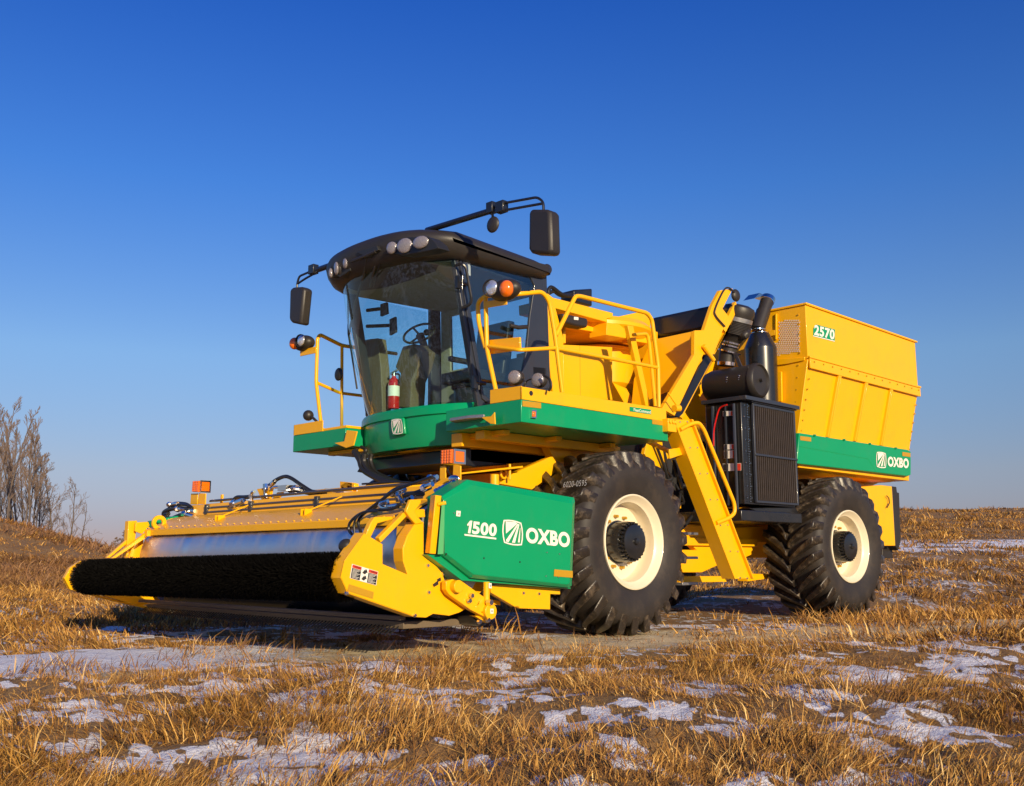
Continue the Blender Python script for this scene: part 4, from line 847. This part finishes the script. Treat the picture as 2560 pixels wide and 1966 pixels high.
# far corner post & ring bracket
m=MB(); m.prism(QL('c4',((605,500),(665,498),(640,745),(590,748)),y=FH-.05),(0,.08,0)); m.prism(QL('c4',((655,510),(740,505),(750,530),(700,590),(650,570)),y=FH-.12),(0,.03,0)); m.prism(QL('c4',((735,565),(790,560),(795,605),(730,605)),y=FH-.25),(0,.05,0))
c_=Q('c4',818,512,y=FH-.3); m.ring([c_+Vector((.075*math.cos(t),0,.075*math.sin(t))) for t in np.linspace(0,6.283,21)[:-1]],[c_+Vector((.035*math.cos(t),0,.035*math.sin(t))) for t in np.linspace(0,6.283,21)[:-1]],(0,.03,0)); m.each('corner_bracket','yellow',HD,bevel=.004)
# near yellow post with painted sunlit strip, panel
YP=5.45
m=MB(); m.prism(QL('c5',((905,432),(950,438),(905,893),(860,888)),y=YP),(0,.012,0)); m.prism([Q('c5',905,432,y=YP),Q('c5',860,888,y=YP),Q('c5',820,885,y=YP+.09),Q('c5',865,432,y=YP+.09)],(.006,0,0)); m.tube([Q('c5',920,505,y=YP),Q('c5',985,492,y=YP-.04)],.014,8); m.build('panel_post','yellow',HD,bevel=.003)
PO=QL('c5',((950,440),(1150,310),(1985,450),(1993,480),(1968,1140),(1945,1155),(1180,1080),(960,905)),y=YP)
PI_=QL('c5',((965,470),(1185,355),(1965,498),(1975,510),(1950,1120),(1930,1130),(1200,1050),(975,880)),y=YP-.03)
PO2=[p+Vector((0,.16,0)) for p in PO]
m=MB(); m.loft([PO2,PO,PI_]); gp=m.build('green_side_panel','green',HD,bevel=.004,ang=12,label='large green side panel with number and lettering')
m=MB(); P=QL('c5',((840,895),(960,905),(1180,1080),(1960,1155),(1960,1165),(1250,1110),(1110,1100)),y=YP+.03); m.prism([p for p in P],(0,.14,0)); m.build('panel_lower_lip','green',HD,bevel=.003)
yp=YP-.031
text('maker_lettering','OXBO','white',gp,frame3('d6',(1385,1112),(2032,1195),(1383,1345),y=yp),.004,bold=.045)
text('number_lettering','500','white',gp,frame3('d6',(598,1024),(957,1068),(585,1214),y=yp),.004,bold=.04)
m=MB(); m.prism([p+Vector((0,-.004,0)) for p in QL('d6',((512,1075),(558,1018),(590,1020),(560,1208),(524,1203),(545,1078),(522,1100)),y=yp)],(0,-.001,0)); m.build('number_lettering','white',gp)
m=MB(); m.prism([p+Vector((0,-.003,0)) for p in QL('d6',((475,1214),(945,1272),(943,1297),(475,1238)),y=yp)],(0,-.001,0)); m.build('number_underline','white',gp)
emblem(gp,frame3('d6',(1030,985),(1335,1035),(1037,1360),y=yp),.004)
dec('reflector_tape','tape',gp,'c5',((1828,1012),(1972,1025),(1972,1078),(1825,1066)),y=yp)
m=MB(); m.prism([p+Vector((0,-.003,0)) for p in QL('d6',((357,870),(420,876),(412,958),(352,950)),y=yp)],(0,-.001,0)); dl=m.build('small_label','white',gp); text('label_letter','D','label_red',gp,frame3('d6',(378,905),(400,907),(374,932),y=yp),.008,bold=.0)
bt=MB(); bt.bolts(QL('c5',((1770,880),(1868,892),(1762,1065),(1860,1075),(1045,572)),y=yp),(0,-1,0),.007,.008); bt.build('panel_bolts','chrome',gp)
bt=MB(); bt.bolts(QL('c5',((987,892),(1281,925),(1562,955)),y=yp),(0,-1,0),.007,.004); bt.build('panel_holes','label_black',gp)
m=MB(); m.prism([p+Vector((0,-.004,0)) for p in QL('d6',((137,790),(182,780),(162,1510),(78,1515)),y=yp)],(0,-.001,0)); m.build('sunlit_bevel','sunlit_green',gp)  # flat strip painting sunlight along the panel's left bevel
# lower gauge arm, roller and rear bracket
YA=5.47
m=MB(); m.prism(QL('c5',((985,1105),(1035,1090),(1110,1105),(1265,1215),(1240,1290),(1215,1310),(1290,1370),(1290,1385),(1180,1330),(1010,1210),(985,1170)),y=YA),(0,.05,0)); m.prism(QL('c5',((1265,1215),(1300,1240),(1310,1330),(1250,1350),(1215,1310)),y=YA),(0,.06,0))
m.prism(QL('d7',((840,340),(1040,345),(1510,385),(1645,400),(1645,475),(1510,468),(1508,680),(1090,665),(1080,640),(1020,640),(700,450),(690,350)),y=YH+.02),(0,.05,0)) 
m.tube(QL('c5',((1300,1110),(1300,1260)),y=YA),.025,12); m.cyl(Q('c5',1050,1145,y=YA),Q('c5',1050,1145,y=YA)-Vector((0,.05,0)),.045); a=Q('c5',1338,1342,y=YA-.03); m.cyl(a,a+Vector((0,.12,0)),.058,n=28)
m.prism(QL('d7',((440,770),(600,760),(640,860),(480,770)),y=YA+.04),(0,.04,0)); m.prism(QL('d7',((690,540),(830,560),(830,620),(700,610)),y=YH+.15),(0,.1,0))
m.each('gauge_arm','yellow',HD,bevel=.004)
m=MB(); p=Q('c5',1262,1395,y=YH+.02); m.lathe((p.x,YH+.02,.305),(0,1,0),[(0,.07),(.0,.085),(4.3,.085)],24); m.build('gauge_roller','black_paint',HD)
bt=MB(); bt.bolts(QL('c5',((1075,1145),(1180,1218),(1162,1258),(1240,1422),(1308,1408)),y=YA-.01),(0,-1,0),.02,.02); bt.bolts(QL('c5',((1312,1270),),y=YA-.02),(0,-1,0),.025,.04); bt.bolts(QL('d7',((1135,455),(1348,465)),y=YH+.02),(0,-1,0),.014,.01); bt.each('arm_bolt','chrome',HD)
for u0,v0,u1,v1,yy in ((1318,1120,1340,1160,YA-.03),(1330,1320,1355,1358,YA-.032)):
    P=QL('c5',((u0,v0),(u1,v0),(u1,v1),(u0,v1)),y=yy); m=MB(); m.prism(P,(0,-.002,0)); m.build('small_label','white',HD)
    text('label_letter','D','label_black',HD,frame3('c5',(u0+7,v0+12),(u1-7,v0+12),(u0+7,v1-12),y=yy),.005,bold=.02)
# marker lights on posts
def marker(k,lens_pts,side_pts,post,x,dx,lab):
    m=MB(); 
    for p in post: m.prism(QL(k,p,x=x),(.012,0,0))
    m.each('light_post','yellow',HD,bevel=.002)
    P=QL(k,lens_pts,x=x-.02); m=MB(); m.prism(P,(.12,0,0)); o=m.build('marker_light_housing','black_paint',HD,bevel=.003,label=lab)
    c=sum(P,Vector())/len(P); Pi=[c+(p-c)*.95 for p in P]; m=MB(); m.prism([p+Vector((-.001,0,0)) for p in Pi],(-.014,0,0))
    for i in range(4):
        for j in range(5):
            q=Pi[0]+(Pi[1]-Pi[0])*((i+.5)/4)+(Pi[3]-Pi[0])*((j+.5)/5); m.ell(q+Vector((-.015,0,0)),.006,.011,.011,8,5)
    m.build('marker_lens','amber',o)
    yy=min(p.y for p in P); zz=[p.z for p in P]; fr_=MB(); fr_.ring([(x-.02,yy-.002,min(zz)),(x+.1,yy-.002,min(zz)),(x+.1,yy-.002,max(zz)),(x-.02,yy-.002,max(zz))],[(x-.005,yy-.002,min(zz)+.015),(x+.085,yy-.002,min(zz)+.015),(x+.085,yy-.002,max(zz)-.015),(x-.005,yy-.002,max(zz)-.015)],(0,-.008,0)); fr_.build('lamp_frame','chrome',o)
    m=MB(); m.box(x-.004,x+.084,yy-.006,yy-.003,min(zz)+.016,max(zz)-.016); m.build('side_lens','amber',o)
XL=5.1
marker('d3',((1185,1290),(1330,1275),(1325,1465),(1180,1478)),None,[((1155,1505),(1225,1490),(1225,1680),(1150,1680)),((1330,1475),(1422,1495),(1422,1690),(1320,1680))],XL,0,'amber marker light on the near end of the header')
marker('d5',((457,232),(527,228),(520,355),(448,352)),None,[((425,370),(495,368),(495,490),(418,488)),((512,365),(585,368),(580,485),(500,485))],XL+.05,0,'amber marker light on the far end of the header')
# hydraulic pipes along the hood
m=MB()
for x,z in ((5.0,1.18),(5.015,1.225),(5.06,1.30),(5.12,1.305)): m.tube([(x,6.0,z),(x,7.8,z-.004),(x,9.45,z-.01)],.012,8)
m.each('hydraulic_pipe','pipe_steel',HD)
m=MB()
for y in (6.3,7.45,8.55,9.4): m.box(4.985,5.02,y-.025,y+.025,1.15,1.25)
m.each('pipe_clamp','black_paint',HD,bevel=.004)
rd=random.Random(5)
m=MB()
def ql(k,pts,x): return [Q(k,u,v,x=xx) for (u,v),xx in zip(pts,[x]*len(pts))]
m.spline(ql('d5',((180,590),(130,600),(150,560),(260,530),(420,545)),5.0),.024); m.spline(ql('d5',((170,620),(140,640),(190,650),(330,600),(440,620)),4.98),.022); m.spline(ql('d5',((190,520),(250,480),(370,485),(420,520)),5.05),.02); m.spline(ql('d5',((200,500),(300,490),(400,500),(440,530)),5.0),.016)
m.spline(ql('d5',((1250,330),(1330,240),(1440,185),(1520,200),(1640,280),(1760,350),(1900,370)),5.15),.018,10); m.spline(ql('d5',((1510,330),(1600,330),(1700,350),(1830,372)),5.15),.028,10); m.spline(ql('d5',((880,460),(920,410),(1000,405),(1090,400)),5.05),.016)
m.spline(ql('c5',((250,740),(225,700),(240,640),(320,575),(440,550),(560,540),(630,500)),4.45),.011); m.spline(ql('c5',((320,725),(300,650),(330,590),(480,470),(600,390),(760,330),(880,290)),4.5),.012); m.spline(ql('c5',((270,740),(270,640),(330,570),(450,560)),4.42),.008)
m.spline(ql('c5',((400,560),(560,400),(700,350),(850,300)),4.7),.012); m.spline(ql('c5',((700,430),(800,430),(790,410),(680,430)),4.7),.012); m.spline(ql('c5',((640,440),(740,420),(860,370)),4.8),.02); m.spline(ql('c5',((330,345),(600,330),(790,340)),4.9),.008)
m.spline(ql('c5',((270,90),(310,150),(340,230),(430,290),(540,345)),6.0),.035); m.spline(ql('c5',((350,110),(345,180),(400,260),(500,310),(620,345)),6.0),.03); m.spline(ql('c5',((400,110),(395,170),(430,250),(520,300),(640,345)),6.1),.026); m.spline(ql('c5',((1010,210),(1000,240),(1030,290)),5.1),.006)
m.spline(ql('d3',((580,1310),(640,1250),(700,1200),(740,1260),(820,1240),(900,1180)),6.3),.015); m.spline(ql('d3',((120,1250),(180,1290),(140,1400),(100,1500)),6.2),.02)
m.each('hydraulic_hose','hose',HD)
m=MB()
def fit(k,a,b_,x,r_): m.cyl(Q(k,*a,x=x),Q(k,*b_,x=x),r_,n=10); m.cyl(Q(k,*a,x=x),Q(k,*a,x=x).lerp(Q(k,*b_,x=x),.3),r_*1.4,n=6)
for a,b_,x,r_ in (((270,535),(330,540),5.0,.026),((330,540),(470,560),5.0,.02),((340,590),(460,620),4.98,.022),((1280,300),(1340,240),5.14,.022),((1240,265),(1250,420),5.1,.018),((1270,320),(1220,420),5.1,.018),((1090,380),(1080,490),5.05,.02),((1560,320),(1640,330),5.15,.028),((880,490),(1000,450),5.0,.03),((180,490),(280,480),5.0,.02)): fit('d5',a,b_,x,r_)
m.box(*sorted((5.05,5.2)),*sorted((Q('d5',1425,300,x=5.1).y,Q('d5',1515,300,x=5.1).y)),Q('d5',1425,345,x=5.1).z,Q('d5',1425,285,x=5.1).z)
m.spline(ql('d5',((1120,350),(1090,370),(1080,480)),5.0),.016); m.spline(ql('d5',((1300,330),(1340,300),(1430,300)),5.1),.014)
for a,b_ in (((560,425),(640,395)),((640,400),(665,385)),((470,520),(530,490)),((480,530),(610,515)),((650,490),(720,450)),((610,420),(640,480)),((800,380),(880,345)),((850,300),(915,290))): fit('c5',a,b_,4.6,.018)
m.spline(ql('c5',((530,480),(470,500),(490,530),(560,540)),4.5),.014); m.spline(ql('c5',((620,410),(620,450),(660,480)),4.6),.016); m.spline(ql('c5',((850,300),(900,290),(915,320)),4.8),.012)
for i in range(6):
    u=905+i*28; v=390-i*13; fit('c5',(u,v),(u+45,v+90-i*6),4.95,.017)
m.ell(Q('c5',1045,305,x=5.0),.02,.06,.03); m.ell(Q('c5',1050,360,x=5.0),.02,.06,.03)
m.each('hose_fitting','chrome',HD)
m=MB(); m.prism(QL('c5',((870,360),(960,300),(1060,290),(1060,330),(950,400),(945,440),(870,430)),x=5.05),(.02,0,0)); m.prism(QL('d5',((1145,320),(1240,305),(1300,320),(1280,440),(1200,440)),x=5.1),(.03,0,0)); m.prism(QL('d5',((1370,355),(1430,350),(1380,430),(1310,430)),x=5.1),(.02,0,0)); m.prism(QL('d5',((750,380),(768,378),(760,470),(742,470)),x=5.15),(.02,0,0)); m.prism(QL('d5',((2055,238),(2188,250),(2188,345),(2090,345),(2055,330)),x=5.3),(.05,0,0))
m.prism(QL('c5',((155,325),(268,340),(268,390),(170,400)),x=5.3),(.05,0,0)); m.each('valve_bracket','yellow',HD,bevel=.003)
m=MB(); m.prism(QL('d5',((1885,310),(2055,320),(2060,360),(1920,350)),x=5.4),(.2,0,0)); m.build('plastic_guard','label_grey',HD)
m=MB()
for a,b_,c_ in (((735,628),(1070,490),(745,655)),((1680,568),(2080,400),(1690,590))):
    m.tube([Q('d5',*a,x=4.78),Q('d5',*b_,x=5.0)],.006,6); p=Q('d5',*c_,x=4.75); m.box(p.x-.04,p.x+.03,p.y-.035,p.y-.02,p.z-.06,p.z+.04); m.box(p.x-.04,p.x+.03,p.y+.02,p.y+.035,p.z-.06,p.z+.04)
m.each('hood_stay','yellow',HD)
a,b_,c_,d_=[Q('d5',u,v,x=4.87)+Vector((-.01,0,.012)) for u,v in ((1290,590),(1420,583),(1385,635),(1250,640))]
m=MB(); m.ring([a,b_,c_,d_],[a.lerp(c_,.12),b_.lerp(d_,.12),c_.lerp(a,.12),d_.lerp(b_,.12)],(0,0,.001)); m.prism([a.lerp(b_,.35).lerp(c_,.15),a.lerp(b_,.6).lerp(c_,.15),d_.lerp(c_,.4).lerp(a,.1),d_.lerp(c_,.15).lerp(a,.1)],(0,0,.001)); m.build('hood_emblem','green',HD)
# far green panel
P=[Vector((p.x,FH+.1,min(p.z+rise(FH),1.15))) for p in PO]; m=MB(); m.prism(P,(0,-.16,0)); m.build('green_side_panel','green',HD,bevel=.005,label='green side panel of the far end')
# small motor beside brush
m=MB(); p=Q('c5',205,830,y=YH+.14); m.ell(p,.05,.06,.05); m.build('brush_motor','black_plastic',HD)
# ---------------------------------------------------------------- fire extinguisher (stands in the cab)
bx=Q('c1',680,1350,x=6.50); FE=thing('fire_extinguisher','red fire extinguisher with a pale paper label standing inside the cab windscreen','extinguisher',(bx.x,bx.y,2.17))
z0=bx.z; m=MB(); m.lathe((bx.x,bx.y,z0),(0,0,1),[(0,.058),(.01,.062),(.27,.062),(.31,.05),(.335,.022),(.35,.02)],28); m.build('cylinder','red',FE)
m=MB(); m.lathe((bx.x,bx.y,z0+.13),(0,0,1),[(0,.0628),(.11,.0628)],28,False); m.build('paper_label','white',FE)
m=MB(); m.cyl((bx.x,bx.y,z0+.34),(bx.x,bx.y,z0+.385),.018); m.prism([(bx.x-.005,bx.y-.05,z0+.40),(bx.x-.005,bx.y+.06,z0+.375),(bx.x-.005,bx.y+.06,z0+.39),(bx.x-.005,bx.y-.05,z0+.42)],(.02,0,0)); m.cyl((bx.x-.02,bx.y,z0+.37),(bx.x-.04,bx.y,z0+.37),.016); m.build('valve','chrome',FE)
m=MB(); m.spline([(bx.x,bx.y-.02,z0+.37),(bx.x,bx.y-.09,z0+.35),(bx.x,bx.y-.085,z0+.25)],.01); m.build('nozzle_hose','hose',FE)
# ---------------------------------------------------------------- grass
def vmat(name,stops,rough=.75,trans=.25):
    m=bpy.data.materials.new(name); m.use_nodes=True; n=m.node_tree; b=n.nodes['Principled BSDF']; b.inputs['Roughness'].default_value=rough
    a=n.nodes.new('ShaderNodeAttribute'); a.attribute_name='tint'; x=n.nodes.new('ShaderNodeValToRGB'); e=x.color_ramp.elements
    while len(e)<len(stops): e.new(.5)
    for k,(p,c) in enumerate(stops): e[k].position=p; e[k].color=(*c,1)
    n.links.new(a.outputs['Fac'],x.inputs[0]); n.links.new(x.outputs[0],b.inputs['Base Color'])
    M[name]=m; return m
vmat('straw',[(0,(.05,.032,.008)),(.25,(.21,.085,.014)),(.5,(.40,.19,.032)),(.75,(.62,.34,.07)),(1,(.85,.58,.22))])
def blades(base,hgt,wid,el,azi,tint,name,mt):
    N=len(base); dirx=np.cos(azi); diry=np.sin(azi); pw=rng.random(N)*2*np.pi; px_=np.cos(pw)*wid/2; py_=np.sin(pw)*wid/2
    out=np.zeros((N,5,3)); droop=rng.random(N)*1.6
    for k,(t,ws) in enumerate(((0,1),(.55,.8),(1,0))):
        l=hgt*(np.cos(el)*t+.35*t*t*np.cos(el*.6)); c=base+np.stack([dirx*l,diry*l,hgt*np.sin(el)*t*(1-.32*t*droop)],1)
        if k<2:
            out[:,2*k]=c-np.stack([px_,py_,0*px_],1)*ws; out[:,2*k+1]=c+np.stack([px_,py_,0*px_],1)*ws
        else: out[:,4]=c
    o=np.arange(N)[:,None]*5; q=o+np.array([[0,1,3,2]]); t=o+np.array([[2,3,4]])
    me=npmesh(name,out.reshape(-1,3),q,t); at=me.attributes.new('tint','FLOAT','POINT'); at.data.foreach_set('value',np.repeat(tint,5).astype(np.float32))
    me.materials.append(M[mt]); ob=bpy.data.objects.new(name,me); COL.objects.link(ob); return ob
def scatter(NC,r0,r1,per,spread,h0,h1,wscale,snowk,name,label,amax=.64,tk=.10,lay=.62,dens=None,mt='straw',tmean=.43,cl=1.0):
    r=np.exp(rng.uniform(np.log(r0),np.log(r1),NC)); a=rng.uniform(-amax,amax,NC)+YAW
    x=r*np.cos(a); y=r*np.sin(a)
    keep=rng.random(NC)<(1-snowk*snowm(x,y))*(1-(1-tk)*track(x,y))*(1-cl+cl*(.30+.9*sm(.38,.62,fbm(x*1.5+3,y*1.5,3))))
    if dens is not None: keep&=rng.random(NC)<dens(x,y)
    x,y,r=x[keep],y[keep],r[keep]; n_=len(x); k=per
    hm=.42+.85*sm(.36,.64,fbm(x*1.15+60,y*1.15,3))
    cs=rng.normal(0,1,(n_,k,2))*spread*(.6+.8*rng.random((n_,1,1))); bx=(x[:,None]+cs[...,0]).ravel(); by=(y[:,None]+cs[...,1]).ravel()
    ch=np.repeat((h0+(h1-h0)*rng.random(n_)**1.8)*hm,k); hg=ch*(.35+.75*rng.random(n_*k)); rr_=np.repeat(r,k)
    bz=height(bx,by)-.01
    ly=rng.random(n_*k)<lay; lean=np.where(ly,rng.uniform(.06,.6,n_*k),rng.uniform(.75,1.55,n_*k)); az=np.repeat(9*vn(x*.7,y*.7)+rng.normal(0,.7,n_),k)+rng.normal(0,.75,n_*k)
    wd=(.0035+.0035*rng.random(n_*k))*wscale*(1+rr_*.09)
    ti=np.clip(np.repeat(rng.normal(tmean,.16,n_),k)+rng.normal(0,.17,n_*k),0,1)
    ob=blades(np.stack([bx,by,bz],1),hg,wd,lean,az,ti,name,mt); tag(ob,label,'grass',kind='stuff'); return ob
scatter(46000,1.9,9.5,21,.045,.035,.155,.60,.66,'dry_grass','short straw coloured dry grass over the near snowy field')
scatter(16000,1.9,10,9,.13,.035,.11,.55,.72,'straw_litter','flattened broken straw litter lying between the grass tufts',lay=1.0,cl=0,tk=.25,tmean=.36)
scatter(3600,1.9,11,6,.05,.09,.24,.55,.9,'tall_grass','taller thin dry grass stalks standing above the near field',lay=.1,tmean=.68)
scatter(30000,9.5,48,20,.15,.07,.26,1.2,.6,'distant_grass','dry brown grass over the field behind the machine',amax=.66,tk=.2,lay=.45,
  dens=lambda x,y:1-.96*((np.abs(x-9.3)<5.4)&(np.abs(y-7.8)<1.9)))
vmat('weed',[(0,(.10,.045,.02)),(.5,(.25,.12,.045)),(1,(.38,.22,.09))])
def bd(x,y):
    d,s=ds(x,y); q=s/np.maximum(d,.1); return ((q<-.30)&(q>-.75)&(d>24)&(d<36)&(height(x,y)<1.05))*1.0
def hd(x,y):
    d,s=ds(x,y); q=s/np.maximum(d,.1); return ((q<-.36)&(d>38)&(d<60))*1.0
scatter(26000,22,38,14,.3,.10,.40,1.5,.2,'brush','dense rust brown dead weeds at the foot of the left hill',dens=bd,mt='weed',lay=.2)
scatter(900,4.5,13,9,.05,.10,.38,.8,.3,'dead_weeds','thin dark reddish dead weed stalks along the packed strip',lay=.05,mt='weed',tk=1.0,dens=lambda x,y:.15+.85*track(x,y))
scatter(9000,38,60,14,.35,.15,.5,1.8,.2,'hill_brush','brown weeds along the top of the left hill below the trees',dens=hd,mt='weed',lay=.2,amax=.75)
# ---------------------------------------------------------------- trees
def tree(name,label,base,h,seed,bl=.33,spread=.28,th=.012,group='bare trees on the left hill',cat='tree',detail=1.0,tw=.020):
    rd=random.Random(seed); t=thing(name,label,cat,base,group)
    trunk=MB(); tv=[]; 
    def seg(mb,p,d,L,r,lev):
        pts=[p.copy()]; q=p.copy(); dd=d.copy(); ns=5 if lev<2 else 3
        for k in range(ns):
            dd=(dd+Vector((rd.gauss(0,.07),rd.gauss(0,.07),rd.gauss(0,.03)+.05*lev))).normalized(); q=q+dd*L/ns; pts.append(q.copy())
        for k in range(ns):
            r0=r*(1-.75*k/ns); r1=r*(1-.75*(k+1)/ns)
            if lev<2: mb.cyl(pts[k],pts[k+1],max(r0,.008),max(r1,.008),6 if lev==0 else 4,False)
            else: tv.append((pts[k],pts[k+1],max(r0,.011)))
        return pts
    p0=Vector(base); tp=seg(trunk,p0,Vector((0,0,1)),h,h*th,0); crown=MB()
    def along(pts,t):
        f=t*(len(pts)-1); i=min(int(f),len(pts)-2); return pts[i].lerp(pts[i+1],f-i)
    def grow(pts,L,lev,n_):
        for k in range(n_):
            t0=(.25 if lev==1 else .2)+.75*(k+rd.random())/n_; p=along(pts,min(t0,.99)); ax=(pts[-1]-pts[0]).normalized()
            o=ax.orthogonal().normalized(); o.rotate(Matrix.Rotation(rd.random()*6.28,3,ax)) if False else None
            an=rd.random()*6.283; o2=ax.cross(o); side=o*math.cos(an)+o2*math.sin(an)
            d=(ax*(1-spread)+side*(.35+spread*.8)).normalized(); ll=L*(1.15-t0*.75)*(.7+.5*rd.random())
            sp=seg(crown,p,d,ll,h*th*(.42 if lev==1 else .16)*(1.1-t0*.6),lev)
            if lev<3: grow(sp,ll*.52,lev+1,int((7 if lev==1 else 6)*detail))
    grow(tp,h*bl,1,int(15*detail))
    trunk.build('trunk','bark',t)
    for a,b_,r_ in tv:
        ax=(b_-a); o=ax.orthogonal().normalized()*max(r_,tw*.5); o2=ax.cross(o).normalized()*max(r_,tw*.5)
        crown.add([a+o,a-o*.5+o2*.87,a-o*.5-o2*.87,b_],[(0,1,3),(1,2,3),(2,0,3)])
    crown.build('crown','twig',t,recalc=False)
    return t
def tpos(px,d):
    s=(px-1280)/2550*d; x=d*cy+s*sy; y=d*sy-s*cy; return Vector((x,y,float(height(np.array(x),np.array(y)))-.1))
def tlab(px,d,top,name,lab,seed,**k):
    b=tpos(px,d); hh=(1395-top)/2516*d+CZ-b.z; return tree(name,lab,b,hh,seed,**k)
tl=[(12,46,1045,'tall bare tree at the far left edge with a straight dark trunk',.15),(-14,44,1035,'bare tree cut by the left picture edge nearest the corner',.17),(34,50,1070,'slim bare tree second from the left edge of the grove',.15),
 (52,47,1085,'bare tree with a forked top in the middle of the grove',.2),(70,52,1125,'bare tree of medium height right of the forked one',.17),(86,48,1160,'bare tree at the right edge of the dense grove',.24),(20,56,1090,'pale bare tree at the back of the grove',.17),(60,58,1130,'thin grey bare tree at the back of the grove on the right',.14)]
tl+=[(4,54,1060,'slender grey bare tree behind the left edge of the grove',.12),(26,48,1062,'slender upright bare tree with short twigs near the left edge',.1),(44,54,1080,'narrow pale trunk in the back row of the grove',.12),
 (62,45,1100,'thin upright bare tree in front of the forked one',.1),(78,50,1130,'slim leaning bare tree near the right end of the grove',.15),(96,53,1165,'short slim bare tree closing the grove on the right',.18),(-4,48,1030,'thick dark bare trunk at the very corner of the grove',.12)]
for k,(px,d,top,lb,sp) in enumerate(tl): tlab(px,d,top-25,'bare_tree',lb,k+3,spread=sp*.8,detail=1.1,bl=.24,th=.009)
tlab(138,52,1175,'bare_tree','lone round crowned bare tree standing apart right of the grove',40,spread=.34,detail=1.15)
tlab(170,56,1212,'bare_tree','small pale bare tree right of the lone round crowned one',41,spread=.3,detail=.9)
tlab(112,54,1240,'bare_tree','low leaning bare tree between the grove and the lone tree',42,spread=.5,detail=.8)
tlab(190,60,1265,'bare_tree','smallest spindly bare sapling at the right end of the tree row',43,spread=.45,detail=.6)
for k,(px,d,h_) in enumerate(((215,70,2.3),(240,75,2.2),(268,72,2.0),(300,66,2.2),(318,64,2.6),(200,74,1.9),(286,78,2.0),(255,66,1.8))):
    b=tpos(px,d); b.z-=.2
    tree('bush',['leafless dark bush left in the distant hedge row','leafless dark bush with rounded top in the distant hedge row','low grey brown bush in the middle of the hedge row','dark leafless bush beside the yellow post of the header','tall dark bush touching the yellow header post','low brown bush at the left end of the hedge row below the sapling','pale brown far bush behind the hedge row','short rust brown bush at the front of the hedge row'][k],b,h_,60+k,spread=.6,th=.02,group='distant hedge row bushes',cat='bush',detail=.9,tw=.05)
